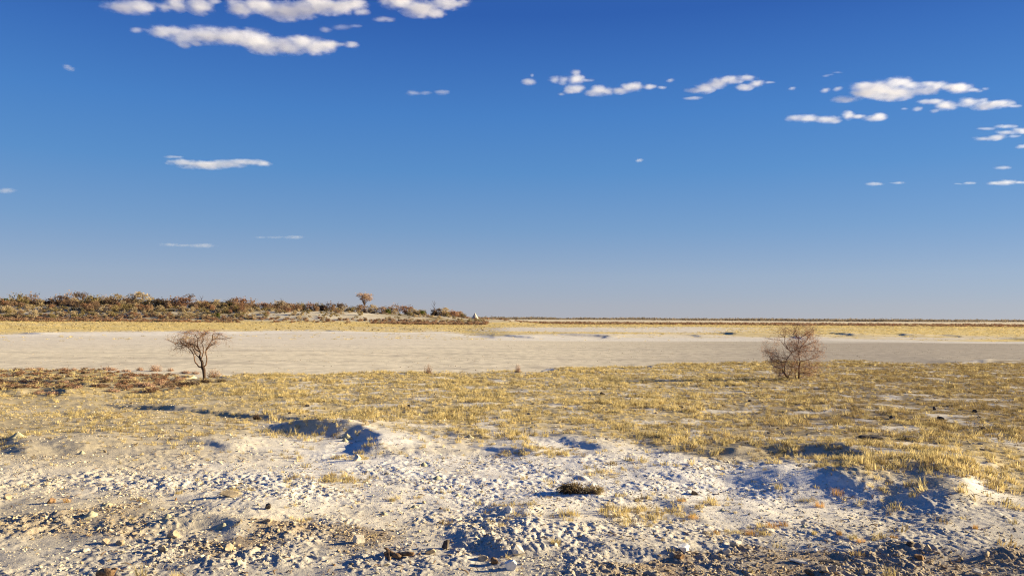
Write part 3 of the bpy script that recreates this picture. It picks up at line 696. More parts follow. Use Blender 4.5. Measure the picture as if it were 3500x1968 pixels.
# grass of the shore
tufts = []
for i in range(9):
    r_ = np.random.default_rng(300 + i); v, t = blades(r_, 30, 0.07, 0.05, [0.15, 0.13, 0.18, 0.12, 0.16, 0.20, 0.10, 0.14, 0.17][i], 0.0042, 0.45)
    tufts.append(with_mat(mesh_np('tuft', v, t, 3), M['straw']))
x, y = polar(240000, 9.0, 62.0)
px, py = zones(x, y); g = grass_mask(px, py, x, y); pm = patch_mask(px, py)
cl_ = ss(-0.35, 0.45, fbm(x / 0.8, y / 0.8, 111, 3) + 0.15)
big = 0.45 + 0.55 * ss(-0.3, 0.3, fbm(x / 5, y / 2.5, 115, 3))
dens = np.clip(np.maximum(g * (0.2 + 0.8 * cl_) * 0.8 * big, pm * (0.3 + 0.7 * cl_) * 1.2), 0, 1)
spa = 0.16 * ss(0.15, 0.6, fbm(x / 1.6, y / 1.2, 117, 3)) * ss(1830, 1760, py) * ss(1440, 1460, py) + 0.012 * ss(1440, 1460, py)
spa = spa + 0.30 * ss(1050, 500, px) * ss(1360, 1390, py) * ss(1580, 1470, py) * (0.3 + 0.7 * cl_)
dens = np.maximum(dens, spa)
dens = np.where((px < 620) & (py > 1255) & (py < 1345), dens * 0.35, dens)
k = rng.uniform(size=len(x)) < dens * 0.85
x, y = x[k], y[k]; px = px[k]; py = py[k]
z = hgrid(x, y); n = len(x)
sc_ = rng.uniform(0.35, 1.0, n) ** 0.9 * (0.7 + 0.6 * ss(-0.4, 0.5, fbm(x / 3.0, y / 3.0, 119, 3))) * np.where((px < 900) & (py > 1355), 0.65, 1.0) * np.where((py > 1600) & (px < 2650), 0.75, 1.0) * ss(70, 20, np.hypot(x, y)) ** 0.0
brn = rng.uniform(size=n) < 0.22 + 0.6 * ss(1900, 3300, px) * ss(1620, 1420, py)
scs = np.stack([sc_ * 1.3, sc_ * 1.3, sc_ * rng.uniform(0.75, 1.15, n)], 1); tl_ = rng.normal(size=(n, 2)) * 0.22
tuftsb = []
for i in range(6):
    r_ = np.random.default_rng(340 + i); v, t = blades(r_, 30, 0.07, 0.04, [0.13, 0.11, 0.16, 0.10, 0.14, 0.17][i], 0.0042, 0.6)
    tuftsb.append(with_mat(mesh_np('tuft', v, t, 3), M['strawbrown']))
for nm, q_, src_, lb_ in (('shore_grass', ~brn, tufts, 'short straw-yellow dry grass covering the shore in front of the pan'), ('brown_grass', brn, tuftsb, 'short brownish dry grass mixed through the yellow grass of the shore')):
    scatter(nm, np.stack([x, y, z], 1)[q_], src_, rng.uniform(0, 6.28, q_.sum()), scs[q_], rng.integers(0, len(src_), q_.sum()), None, lb_, 'grass', tl_[q_])
# grass of the far plains
x, y = polar(60000, 112, 620, pw=1.0)
px, py = zones(x, y); al_ = albedo(x, y); yel = ss(0.12, 0.24, al_[:, 0] - al_[:, 2])
k = (rng.uniform(size=len(x)) < yel * 0.55) & (ridge_height(x, y) < 0.8)
x, y = x[k], y[k]; z = hgrid(x, y); n = len(x); sc_ = rng.uniform(1.2, 3.0, n) * np.clip(np.hypot(x, y) / 200, 0.8, 1.6)
scatter('far_grass', np.stack([x, y, z], 1), tufts, rng.uniform(0, 6.28, n), np.stack([sc_ * 1.8, sc_ * 1.8, sc_ * 0.62], 1), rng.integers(0, 9, n), M['straw'], 'yellow dry grass on the plain beyond the pan', 'grass')
# clods
def clods(i, name): return rock_mesh(400 + i, 1, rng.uniform(0.5, 0.9), rng.uniform(0.22, 0.42) if i < 20 else rng.uniform(0.3, 0.6), 9, IC1, 0.12, name)
pale = [with_mat(clods(i, 'clod'), M['clod']) for i in range(8)]; brownc = [with_mat(clods(20 + i, 'clod'), M['clodbrown']) for i in range(8)]
def clod_scatter(name, n0, d0, d1, maskf, srcs, smin, smax, label, pw=1.6):
    x, y = polar(n0, d0, d1, pw=pw); px, py = zones(x, y)
    k = rng.uniform(size=n0) < maskf(px, py, x, y); x, y = x[k], y[k]; z = hgrid(x, y); n = len(x)
    s_ = smin * (smax / smin) ** (rng.uniform(size=n) ** 2.2)
    z = z + s_ * 0.12
    scatter(name, np.stack([x, y, z], 1), srcs, rng.uniform(0, 6.28, n), np.stack([s_, s_, s_ * rng.uniform(0.6, 1.1, n)], 1), rng.integers(0, len(srcs), n), None, label, 'clods', rng.normal(size=(n, 2)) * 0.42)
def m_pale(px, py, x, y):
    br = brown_mask(px, py, x, y)
    return np.clip((0.30 + 0.8 * rough_mask(px, py, x, y)) * ss(-0.3, 0.3, fbm(x / 0.9, y / 0.9, 131, 2)) * (1 - 0.6 * br) * (1 - np.where(px < 1000, 0.35, 0.7) * grass_mask(px, py, x, y)), 0, 1)
def m_flake(px, py, x, y): return np.clip(rough_mask(px, py, x, y) * 0.9 * ss(-0.5, 0.1, fbm(x / 0.7, y / 0.7, 171, 2)), 0, 1)
clod_scatter('crust_flakes', 90000, 7.6, 20, m_flake, pale, 0.008, 0.026, 'tiny curled flakes of dry crust covering the rough ground')
def m_brown(px, py, x, y): return np.clip(brown_mask(px, py, x, y) * 0.95 + 0.02, 0, 1)
clod_scatter('clay_clods', 120000, 7.6, 30, m_pale, pale, 0.012, 0.046, 'pale crumbled clay crust scattered over the salty ground')
clod_scatter('brown_clods', 42000, 7.6, 14, m_brown, brownc, 0.009, 0.045, 'brown crumbled earth in rough strips nearest the viewer')
sticks = []
for i in range(5):
    mb = MB(); r_ = np.random.default_rng(450 + i); a_ = r_.normal(size=3) * 0.15
    mb.tube([(-1, 0, 0.05), (0, a_[0], 0.12 + 0.1 * i), (1, a_[1], 0.05)], [0.10, 0.13, 0.06], 4); sticks.append(with_mat(mb.mesh('litter'), M['drywood']))
def m_lit(px, py, x, y): return ss(-0.2, 0.4, fbm(x / 1.7, y / 1.2, 161, 3)) * ss(1420, 1480, py)
clod_scatter('plant_litter', 16000, 7.6, 26, m_lit, sticks, 0.015, 0.06, 'dark bits of dry plant litter lying on the pale ground')
def m_grass(px, py, x, y): return grass_mask(px, py, x, y) * 0.5 + 0.02
clod_scatter('turf_clods', 9000, 18, 55, m_grass, brownc, 0.02, 0.09, 'dark earth lumps lying between the grass tufts')
def m_pan(px, py, x, y): return (1 - shore(px, py, x, y)) * ss(-0.1, 0.5, fbm(x / 9, y / 3, 141, 3))
clod_scatter('pan_clods', 26000, 36, 125, m_pan, brownc, 0.018, 0.06, 'small clay lumps strewn over the flat pan')

# low red scrub: along the foot of the ridge and in a stripe across the far plain
scr = [bush_mesh(500 + i, 1.3, 0.7, M['leaf_russet'] if i % 2 else M['leaf_brown'], M['twigred'], 90, 0.22, 7, 10, name='scrub') for i in range(5)]
x1 = rng.uniform(-300, -10, 2600); y1 = np.interp(x1, [p[0] for p in RC], [p[1] for p in RC]) - rng.uniform(36, 66, 2600) + 4 * pn(x1 / 30, x1 * 0, 151)
k = rng.uniform(size=2600) < np.clip(0.65 + 0.6 * pn(x1 / 25, y1 / 8, 152) - 0.55 * ss(-112, -96, x1) * ss(-46, -62, x1), 0.05, 1); x1, y1 = x1[k], y1[k]
x2, y2 = polar(16000, 300, 900, -4, 38, 1.0); px, py = zones(x2, y2); al_ = albedo(x2, y2)
k = (rng.uniform(size=len(x2)) < ss(0.10, -0.02, al_[:, 0] - 0.36) * 0.35 * ss(hor(px) + 8, hor(px) + 11, py) * ss(hor(px) + 25, hor(px) + 20, py)); x2, y2 = x2[k], y2[k]
x4 = rng.uniform(-290, -12, 1500); y4 = np.interp(x4, [p[0] for p in RC], [p[1] for p in RC]) - rng.uniform(2, 44, 1500)
k = rng.uniform(size=1500) < 0.85 * ss(-15, -110, x4) + 0.15 - 0.5 * ss(-112, -96, x4) * ss(-46, -62, x4); x4, y4 = x4[k], y4[k]; z4 = hgrid(x4, y4); n4 = len(x4)
scr2 = [bush_mesh(520 + i, 1.5, 0.9, M['leaf_tan'] if i % 2 else M['leaf_olive'], M['limb'], 110, 0.22, 8, 10, name='scrub') for i in range(4)]
x5, y5 = polar(420, 175, 300, -38, -2, 1.3); k = ridge_height(x5, y5) < 0.5; x5, y5 = x5[k], y5[k]; z5 = hgrid(x5, y5)
s4 = np.concatenate([rng.uniform(0.6, 1.5, n4), rng.uniform(0.12, 0.4, len(x5))]); n = len(s4)
scatter('slope_scrub', np.stack([np.concatenate([x4, x5]), np.concatenate([y4, y5]), np.concatenate([z4, z5])], 1), scr2, rng.uniform(0, 6.28, n), np.stack([s4 * 1.2, s4 * 1.2, s4], 1), rng.integers(0, 4, n), None, 'low tan and olive scrub covering the slope of the ridge and dotting the plain', 'scrub')
p3 = np.array([G(a_, b__) for a_, b__ in zip(rng.uniform(-60, 640, 260), 1262 + 78 * rng.uniform(size=260))]); x3, y3 = p3[:, 0], p3[:, 1]
x = np.concatenate([x1, x2, x3]); y = np.concatenate([y1, y2, y3]); z = hgrid(x, y); n = len(x); s_ = rng.uniform(0.6, 1.5, n); s_[-260:] *= 0.22
scatter('low_scrub', np.stack([x, y, z], 1), scr, rng.uniform(0, 6.28, n), np.stack([s_ * 1.3, s_ * 1.3, s_ * np.where(np.arange(n) >= n - 260, 0.6, 0.9)], 1), rng.integers(0, 5, n), M['leaf_russet'], 'low rust-brown scrub at the foot of the ridge, on the far plain and by the acacia', 'scrub')

# far woodland on the horizon
mb = MB()
for i in range(4200):
    if i < 3500: X = rng.uniform(-260, 2300); Y = rng.uniform(2300, 2900); h = rng.uniform(4.0, 8.0) * (1 + 0.3 * math.sin(X / 90) * math.sin(X / 37))
    else: X = rng.normal(760, 150); Y = rng.uniform(1750, 1900); h = rng.uniform(2.5, 5.5)
    w = rng.uniform(4, 10)
    V, F = leafcloud(rng, [(X, Y, h * 0.55), (X + w * 0.4, Y, h * 0.45), (X - w * 0.4, Y, h * 0.4)], [w * 0.8, w * 0.6, w * 0.6], 26, 2.6, 0.55 * h / w)
    V[:, 2] = np.maximum(V[:, 2], 0.0); mb.addm(V, F)
fw = add('far_woodland', mb.mesh('far_woodland'), M['farwood']); tag(fw, 'thin dark line of distant woodland along the horizon', 'woodland', None, 'stuff')

# ---------------------------------------------------------------- ridge: bushes and trees one by one
def on_ridge(px, off=0.0):
    Y = 360.0
    for _ in range(4):
        X = (px - 1750) / FPX * Y; Y = float(np.interp(X, [p[0] for p in RC], [p[1] for p in RC])) + off
    return X, Y
kinds = [('leaf_brown', 'limb', 'brown thicket bush', 'brown bushes on the ridge'),
         ('leaf_olive', 'limb', 'olive-brown leafy bush', 'olive bushes on the ridge'),
         ('leaf_russet', 'limb', 'rust-red dry bush', 'rust-red bushes on the ridge'),
         ('leaf_tan', 'limb', 'pale tan dry bush', 'tan bushes on the ridge'),
         ('leaf_greydark', 'bark', 'dark grey-brown bare bush', 'dark bushes on the ridge')]
bank = {}
for ki, (lf, st, lb, gp) in enumerate(kinds):
    bank[ki] = [bush_mesh(600 + 10 * ki + j, 4.2, [2.9, 3.4, 2.5][j], M[lf], M[st], 800, 0.30, 18, 24, low=0.06) for j in range(3)]
def place_bush(ki, X, Y, s, j=None, where='on the skyline'):
    me = bank[ki][rng.integers(0, 3) if j is None else j]
    o = add('bush', me, None, loc=(X, Y, gz1(X, Y) - 0.1), rot=(0, 0, rng.uniform(0, 6.28)), scale=(s * rng.uniform(0.85, 1.2), s * rng.uniform(0.85, 1.2), s * rng.uniform(0.85, 1.1)))
    return tag(o, kinds[ki][2] + ' ' + where + ' of the low ridge', 'bush', kinds[ki][3] + ', ' + where)
# skyline bushes: photo column, photo row of the top, kind
for px_, top, ki in [(62, 1003, 1), (105, 1008, 0), (150, 1018, 2), (190, 1014, 0), (232, 1006, 0), (280, 1000, 4), (322, 1001, 1), (365, 1012, 0), (405, 1009, 3), (445, 1012, 0), (482, 1001, 3), (520, 1014, 1), (545, 1012, 4),
                     (585, 1018, 0), (620, 1016, 2), (668, 1018, 0), (700, 1022, 2), (745, 1020, 3), (790, 1026, 1), (815, 1019, 2), (860, 1025, 0), (905, 1028, 2), (950, 1024, 3), (990, 1030, 0), (1035, 1028, 1), (1065, 1036, 2), (1095, 1034, 4),
                     (1130, 1038, 0), (1165, 1034, 4), (1200, 1040, 1), (1235, 1040, 0), (1275, 1042, 3), (1305, 1044, 0), (1345, 1044, 0), (1385, 1044, 2), (1415, 1048, 3), (1440, 1052, 1), (1495, 1050, 4), (1520, 1052, 3), (1550, 1056, 2), (1570, 1062, 0)]:
    X, Y = on_ridge(px_, rng.uniform(-3, 8)); zb = gz1(X, Y); zt = 2.8 + (hor(px_) - top) / FPX * Y
    o = place_bush(ki, X, Y, max(0.5, (zt - zb) / 2.95)); o.scale.x *= 1.3; o.scale.y *= 1.3
for i in range(350):
    X = rng.uniform(-265, -22); cyr = float(np.interp(X, [p[0] for p in RC], [p[1] for p in RC])); t = rng.uniform() ** 0.8; Y = cyr - 44 + 54 * t
    if -110 < X < -48 and t < 0.62 and rng.uniform() < 0.8: continue
    if X > -75 and rng.uniform() < 0.6: continue
    ki = int(rng.choice(5, p=[0.32, 0.2, 0.18, 0.18, 0.12] if t > 0.45 else [0.2, 0.18, 0.16, 0.38, 0.08]))
    place_bush(ki, X, Y, (0.55 + 0.5 * t) * rng.uniform(0.7, 1.25) * (0.75 if X > -80 else 1), where='low on the slope' if t < 0.4 else ('halfway up the slope' if t < 0.75 else 'just below the crest'))
gb = [bush_mesh(660 + j, 4.0, 3.2, M['leaf_green'], M['bark'], 420, 0.40, 12, 10, low=0.1) for j in range(2)]
for px_, py_, s, lb in [(15, None, 1.15, 'dense dark green bush at the end of the ridge by the picture edge'), (1330, 1036, 0.9, 'round bright green bush on the ridge crest beyond the umbrella tree'), (1447, 1048, 0.75, 'narrow dark green bush on the ridge beside the dead snag'),
                        (790, 1042, 0.8, 'small green bush in the middle of the ridge slope')]:
    X, Y = on_ridge(px_, -6); o = add('green_bush', gb[rng.integers(0, 2)], None, loc=(X, Y, gz1(X, Y) - 0.1), scale=(s, s, s)); tag(o, lb, 'bush')
o = add('green_bush', gb[0], None, loc=(*G3(822, 1086)[:2], 0), scale=(0.6, 0.6, 0.75)); o.location = (-118, 318, gz1(-118, 318)); tag(o, 'dark olive bush standing at the foot of the ridge slope', 'bush')
def small_tree(name, px_, top, w, kind, leafm, label, trunkf=0.45, n=420, flat=0.35):
    X, Y = on_ridge(px_, 2); zb = gz1(X, Y); H = 2.8 + (hor(px_) - top) / FPX * Y - zb
    e = empty(name, (X, Y, zb)); r_ = np.random.default_rng(int(px_)); tk = H * trunkf
    mb = MB(); mb.tube([(0, 0, -0.3), (0.1, 0.05, tk * 0.5), (0, 0, tk)], [0.22, 0.17, 0.14], 6)
    cs = []; rs = []
    for _ in range(22):
        a = r_.uniform(0, 6.28); q = math.sqrt(r_.uniform()); zz = tk + (H - tk) * (0.35 + 0.5 * r_.uniform() + 0.12 * (1 - q))
        cs.append((math.cos(a) * q * w * 0.42, math.sin(a) * q * w * 0.42, zz if q > 0.3 else max(zz, tk + (H - tk) * 0.6))); rs.append(w * 0.15)
    for c in cs: mb.tube([(0, 0, tk * r_.uniform(0.75, 1)), (c[0] * 0.45, c[1] * 0.45, tk + (c[2] - tk) * 0.5), c], [0.10, 0.06, 0.02], 4)
    add('trunk', mb.mesh('trunk'), M['limb'], e)
    v, t = leafcloud(r_, cs, rs, n, 0.34, flat * 2); add('crown', mesh_np('crown', v, t, 3), M[leafm], e)
    return tag(e, label, 'tree')
small_tree('umbrella_tree', 1245, 1001, 7.6, 0, 'leafpink', 'flat-topped pinkish-tan umbrella tree rising alone above the ridge bushes', 0.45, 2000)
small_tree('umbrella_tree', 648, 1003, 4.6, 0, 'leaf_greydark', 'small dark umbrella tree with open twigs on the ridge skyline', 0.55, 150)
small_tree('umbrella_tree', 283, 996, 5.0, 0, 'leaf_greydark', 'dark flat-topped bare tree breaking the ridge skyline', 0.5, 170)
def snag(px_, top, label, lean=0.4):
    X, Y = on_ridge(px_, -2); zb = gz1(X, Y); H = 2.8 + (hor(px_) - top) / FPX * Y - zb; e = empty('dead_tree', (X, Y, zb))
    mb = MB(); mb.tube([(0, 0, -0.2), (lean * 0.3, 0, H * 0.4), (0.1, 0.1, H * 0.7), (lean, 0, H)], [0.17, 0.13, 0.09, 0.03], 5); add('trunk', mb.mesh('trunk'), M['bark'], e)
    for a, b, c in ((0.5, -1.2, 0.8), (0.65, 1.1, 0.92), (0.75, -0.7, 1.02), (0.42, 0.9, 0.62)):
        mb = MB(); mb.tube([(0.1, 0, H * a), (b * 0.6, 0.2, H * (a + c) / 2), (b, 0.1, H * c)], [0.08, 0.05, 0.02], 4); add('branch', mb.mesh('branch'), M['bark'], e)
    tag(e, label, 'dead tree')
snag(1483, 1027, 'thin dead tree with bare forked branches on the ridge near its tip')
snag(687, 1009, 'slim bare snag beside the small dark umbrella tree', 0.9)
snag(962, 1018, 'short bare stick-like dead tree in the middle of the ridge crest', 0.2)
# termite mound at the tip of the ridge
X, Y = on_ridge(1624, -8); mb = MB(); V, F = ico(3)
zz = (V[:, 2] + 1) / 2; rr = 1.45 * (1 - zz) ** 1.25 + 0.28 * (1 - zz ** 4); h3 = 1 + 0.16 * pn(V[:, 0] * 2.2 + 5, V[:, 2] * 3 + V[:, 1] * 2.2, 171)
q = np.stack([V[:, 0] / (np.hypot(V[:, 0], V[:, 1]) + 1e-6) * rr * h3, V[:, 1] / (np.hypot(V[:, 0], V[:, 1]) + 1e-6) * rr * h3, zz * 2.9 * (1 + 0.0 * h3) - 0.3], 1)
mb.addm(q, F); o = add('termite_mound', mb.mesh('termite_mound'), M['mound'], loc=(X, Y, gz1(X, Y))); tag(o, 'pale cone-shaped termite mound at the low tip of the ridge', 'termite mound')
X, Y = on_ridge(1590, -6); mb = MB(); mb.tube([(0, 0, -0.2), (0.1, 0, 0.7), (-0.15, 0, 1.5)], [0.2, 0.16, 0.1], 6); mb.tube([(0.1, 0, 0.7), (0.5, 0, 1.2)], [0.1, 0.05], 5)
o = add('tree_stump', mb.mesh('tree_stump'), M['bark'], loc=(X, Y, gz1(X, Y))); tag(o, 'dark broken stump beside the termite mound', 'stump')

# ---------------------------------------------------------------- the two near trees, from limb courses read off the photograph
def tree_from(name, base_px, D_base, courses, to_px, label, barkm, limbm, twigm, leafm, seed, depth_spread, twig_n, twig_len, twig_r, crown_test, leaf_n, cat, droop=0.0):
    r_ = np.random.default_rng(seed); b = G3(*base_px); D = b[1]; s = D / FPX
    e = empty(name, tuple(b)); nodes = []; allpts = []
    for ci, (kind, rad, pts) in enumerate(courses):
        P = np.array([to_px(*p) for p in pts], float); n = len(P)
        dy = depth_spread * r_.uniform(-1, 1) if kind != 'trunk' else 0.0
        Q = []
        for k in range(n):
            t = k / (n - 1); h = (base_px[1] - P[k, 1]) * s
            Q.append(np.array([(P[k, 0] - base_px[0]) * s, dy * t ** 1.2, h]))
        if nodes and Q[0][2] > 0.12:                       # start inside the limb it grows from
            nd = np.array(nodes); k0 = int(np.argmin(np.hypot(nd[:, 0] - Q[0][0], nd[:, 2] - Q[0][2]))); y0 = nd[k0, 1]
            for q in Q: q[1] += y0
            Q[0] = nd[k0].copy()
        elif nodes: Q[0][1] = Q[1][1] = 0.05 * r_.normal()
        # smooth by midpoint insertion
        R = [Q[0]]
        for k in range(1, n): R += [(Q[k - 1] + Q[k]) / 2 + r_.normal(size=3) * 0.012, Q[k]]
        m2 = len(R); r1 = rad[1]; r0 = rad[0]; nodes += [R[k_] for k_ in range(m2)]
        mb = MB(); mb.tube(R, [r0 + (r1 - r0) * (k / (m2 - 1)) ** 0.8 for k in range(m2)], 6 if kind == 'trunk' else 5)
        add('trunk' if kind == 'trunk' else 'limb', mb.mesh(kind), M[barkm if kind == 'trunk' else limbm], e)
        if kind != 'trunk':
            for k in range(m2 // 3 if cat == 'tree' else 1, m2): allpts.append((R[k], R[k] - R[k - 1], k / m2))
    mb = MB(); lv = []
    cand = allpts
    for g_ in range(3):                                    # three orders of ever finer twigs
        nxt = []; N_ = twig_n[g_]
        for _ in range(N_):
            p, d, _t = cand[r_.integers(0, len(cand))]
            d = d / (np.linalg.norm(d) + 1e-9); dv = d * 0.7 + r_.normal(size=3) * 0.75 + np.array([0, 0, 0.15 - droop * g_]); dv /= np.linalg.norm(dv)
            L = twig_len[g_] * r_.uniform(0.5, 1.4); q1 = p + dv * L * 0.5 + r_.normal(size=3) * 0.1 * L; q2 = q1 + (dv + r_.normal(size=3) * 0.4) * L * 0.5
            if not crown_test(q2[0] / s, q2[2] / s): continue
            mb.tube([p, q1, q2], [twig_r[g_], twig_r[g_] * 0.7, twig_r[g_] * 0.35], 3)
            nxt += [(q1, q1 - p, 0), (q2, q2 - q1, 0)]; lv.append(q2); lv.append(q1)
        cand = nxt if g_ else nxt + allpts[len(allpts) // 2:]
    tw = add('twigs', mb.mesh('twigs'), M[twigm], e); tw['kind'] = 'stuff'
    if leaf_n:
        c = np.array(lv)[r_.integers(0, len(lv), leaf_n)]
        v, t = leafcloud(r_, c, np.full(leaf_n, 0.07), leaf_n, 0.035); lf = add('leaves', mesh_np('leaves', v, t, 3), M[leafm], e); lf['kind'] = 'stuff'
    return tag(e, label, cat)
LT = lambda a, b_: (450 + a * .1941, 1080 + b_ * .1941)
def crownL(u, v): return -150 < u < 100 and 78 < v < 172 and (u + 25) ** 2 / 118 ** 2 + (v - 118) ** 2 / 62 ** 2 < 1
tree_from('acacia_tree', LT(1275, 1115), 0, [
    ('trunk', (0.055, 0.085), [(1275, 1130), (1272, 1000), (1250, 905)]),
    ('trunk', (0.07, 0.045), [(1250, 920), (1240, 830), (1210, 770), (1190, 700)]),
    ('limb', (0.036, 0.008), [(1240, 925), (1170, 890), (1110, 820), (1085, 730), (1050, 650), (1000, 590), (930, 540), (860, 515), (760, 540), (690, 610)]),
    ('limb', (0.036, 0.010), [(1255, 905), (1300, 860), (1312, 760), (1290, 680), (1285, 600), (1340, 510), (1380, 430), (1470, 400), (1590, 400), (1720, 380)]),
    ('limb', (0.036, 0.008), [(1190, 710), (1205, 640), (1180, 580), (1130, 510), (1030, 490), (960, 465), (880, 490), (780, 470), (680, 420)]),
    ('limb', (0.028, 0.007), [(1195, 775), (1130, 690), (1090, 640), (1040, 560), (980, 500), (900, 520)]),
    ('limb', (0.03, 0.006), [(1185, 650), (1105, 580), (1080, 500), (1000, 520), (940, 470), (850, 440)]),
    ('limb', (0.028, 0.006), [(1180, 590), (1155, 480), (1150, 400), (1100, 340), (1000, 310), (900, 300)]),
    ('limb', (0.028, 0.006), [(1215, 745), (1260, 640), (1275, 560), (1250, 480), (1290, 420), (1300, 330), (1250, 270), (1150, 250)]),
    ('limb', (0.028, 0.006), [(1380, 430), (1390, 330), (1440, 310), (1540, 330), (1640, 370)]),
    ('limb', (0.025, 0.006), [(1285, 590), (1380, 520), (1450, 500)]),
    ('limb', (0.025, 0.006), [(1150, 420), (1200, 340), (1290, 250), (1340, 260)]),
    ('limb', (0.025, 0.006), [(1300, 330), (1390, 300), (1330, 240)]),
  ], LT, 'small leaning acacia with bare spreading crown and black trunk beside the pan', 'bark', 'limb', 'twig', 'leaf_tan', 21, 0.55, (300, 700, 1400), (0.36, 0.24, 0.15), (0.0065, 0.0042, 0.003), crownL, 200, 'tree', 0.05)
RT = lambda a, b_: (2500 + a * .1941, 1080 + b_ * .1941)
def crownR(u, v): return v > 3 and (u) ** 2 / 108 ** 2 + (v - 92) ** 2 / 104 ** 2 < 1
tree_from('thorn_shrub', RT(1150, 1115), 0, [
    ('trunk', (0.05, 0.03), [(1000, 1085), (930, 1000), (900, 950)]),
    ('trunk', (0.045, 0.03), [(1190, 1100), (1195, 920), (1215, 800)]),
    ('limb', (0.0252, 0.0170), [(1155, 1125), (1130, 1010), (1112, 930)]),
    ('limb', (0.0252, 0.0051), [(900, 955), (870, 920), (760, 900), (690, 860), (600, 810)]),
    ('limb', (0.0288, 0.0102), [(925, 1000), (940, 880), (1000, 760), (1080, 680), (1130, 640), (1200, 610)]),
    ('limb', (0.0180, 0.0051), [(900, 950), (895, 850), (870, 790), (760, 770), (640, 700)]),
    ('limb', (0.0252, 0.0051), [(1215, 800), (1190, 720), (1180, 640), (1160, 520), (1170, 400), (1090, 300), (930, 210)]),
    ('limb', (0.0202, 0.0051), [(1215, 805), (1350, 780), (1480, 750), (1600, 725)]),
    ('limb', (0.0180, 0.0043), [(1190, 650), (1300, 620), (1560, 625), (1720, 600)]),
    ('limb', (0.0216, 0.0043), [(1100, 660), (1040, 590), (980, 490), (975, 380), (840, 290), (680, 205)]),
    ('limb', (0.0202, 0.0043), [(1180, 640), (1230, 540), (1340, 430), (1400, 350), (1570, 190)]),
    ('limb', (0.0173, 0.0043), [(1200, 560), (1370, 500), (1510, 455)]),
    ('limb', (0.0187, 0.0043), [(1000, 760), (850, 720), (720, 640), (600, 640)]),
    ('limb', (0.0173, 0.0043), [(960, 820), (820, 830), (700, 760), (620, 680)]),
    ('limb', (0.0173, 0.0043), [(1040, 590), (930, 430), (760, 410)]),
    ('limb', (0.0173, 0.0043), [(1170, 420), (1060, 330), (1080, 200), (1090, 130)]),
    ('limb', (0.0173, 0.0043), [(1170, 400), (1250, 330), (1330, 240)]),
    ('limb', (0.0158, 0.0043), [(1195, 940), (1320, 890), (1480, 900), (1560, 860)]),
    ('limb', (0.0158, 0.0043), [(930, 1000), (820, 1010), (700, 1000)]),
    ('limb', (0.0158, 0.0043), [(1195, 1000), (1330, 1000), (1450, 960)]),
    ('limb', (0.0144, 0.0043), [(1180, 1060), (1300, 1050), (1420, 1040)]), ('limb', (0.0144, 0.0043), [(980, 1080), (860, 1060), (760, 1060)]), ('limb', (0.0144, 0.0043), [(1000, 1080), (1060, 960), (1050, 860)]),
  ], RT, 'bushy reddish-brown thorn shrub with many fine bare twigs standing in yellow grass', 'limb', 'limbred', 'twigred', 'leafred', 22, 0.65, (560, 1700, 4300), (0.34, 0.24, 0.16), (0.006, 0.0042, 0.0030), crownR, 1900, 'shrub')

# ---------------------------------------------------------------- low plants, tufts, stones near the viewer
def low_shrub(name, px_, py_, wpx, hpx, leafm, twigm, label, group=None, seed=0, nl=420):
    p = G3(px_, py_); s = p[1] / FPX; w, h = wpx * s, hpx * s; r_ = np.random.default_rng(seed + int(px_))
    e = empty(name, tuple(p)); nt = 70
    a = r_.uniform(0, 6.28, nt); el = r_.uniform(0.15, 1.35, nt)
    tips = np.stack([np.cos(a) * np.cos(el) * w * 0.5, np.sin(a) * np.cos(el) * w * 0.4, np.sin(el) * h * r_.uniform(0.7, 1.05, nt)], 1)
    v, t = twiggy(r_, r_.normal(size=(nt, 3)) * np.array([0.16 * w, 0.1 * w, 0]), tips, 0.012 * max(w, 0.4) + 0.002); add('stems', mesh_np('stems', v, t, 3), M[twigm], e)['kind'] = 'stuff'
    v, t = leafcloud(r_, np.concatenate([tips * 0.95, tips * 0.7]), np.full(2 * nt, 0.10 * w), nl, max(0.018, 0.045 * w)); v[:, 2] = np.maximum(v[:, 2], 0)
    add('leaves', mesh_np('leaves', v, t, 3), M[leafm], e)['kind'] = 'stuff'
    return tag(e, label, 'shrub', group)
low_shrub('low_shrub', 1955, 1683, 104, 33, 'leaf_darkolive', 'limb', 'low dark brown shrub alone on the white salty ground', None, 1, 1500)
low_shrub('low_shrub', 2032, 1686, 84, 32, 'leaf_olive', 'twig', 'low olive-brown shrub touching the dark one on the salty ground', None, 2, 900)
lsp = [(50, 1266, 24, 9, 0), (100, 1265, 46, 10, 0), (135, 1263, 34, 11, 1), (215, 1266, 50, 13, 1), (252, 1266, 30, 11, 0), (372, 1266, 66, 14, 1), (430, 1270, 40, 9, 1), (480, 1266, 34, 14, 1), (533, 1268, 54, 26, 0), (582, 1268, 28, 14, 1),
       (636, 1276, 46, 11, 1), (668, 1278, 32, 12, 0), (360, 1297, 50, 13, 0), (285, 1290, 40, 9, 1), (200, 1296, 44, 10, 2), (35, 1312, 60, 14, 2), (80, 1305, 36, 10, 0), (150, 1312, 46, 11, 2), (215, 1310, 60, 12, 0), (325, 1310, 50, 14, 1),
       (362, 1314, 46, 18, 2), (420, 1312, 40, 13, 2), (468, 1320, 54, 18, 1), (500, 1322, 66, 22, 1), (548, 1316, 50, 22, 1), (385, 1326, 54, 13, 1), (130, 1332, 52, 14, 1), (178, 1336, 60, 15, 1), (70, 1334, 44, 13, 2), (25, 1332, 40, 12, 2),
       (615, 1300, 40, 12, 0), (640, 1318, 100, 22, 2), (700, 1308, 60, 14, 2), (755, 1306, 44, 13, 2), (258, 1326, 50, 10, 0), (445, 1293, 40, 9, 0)]
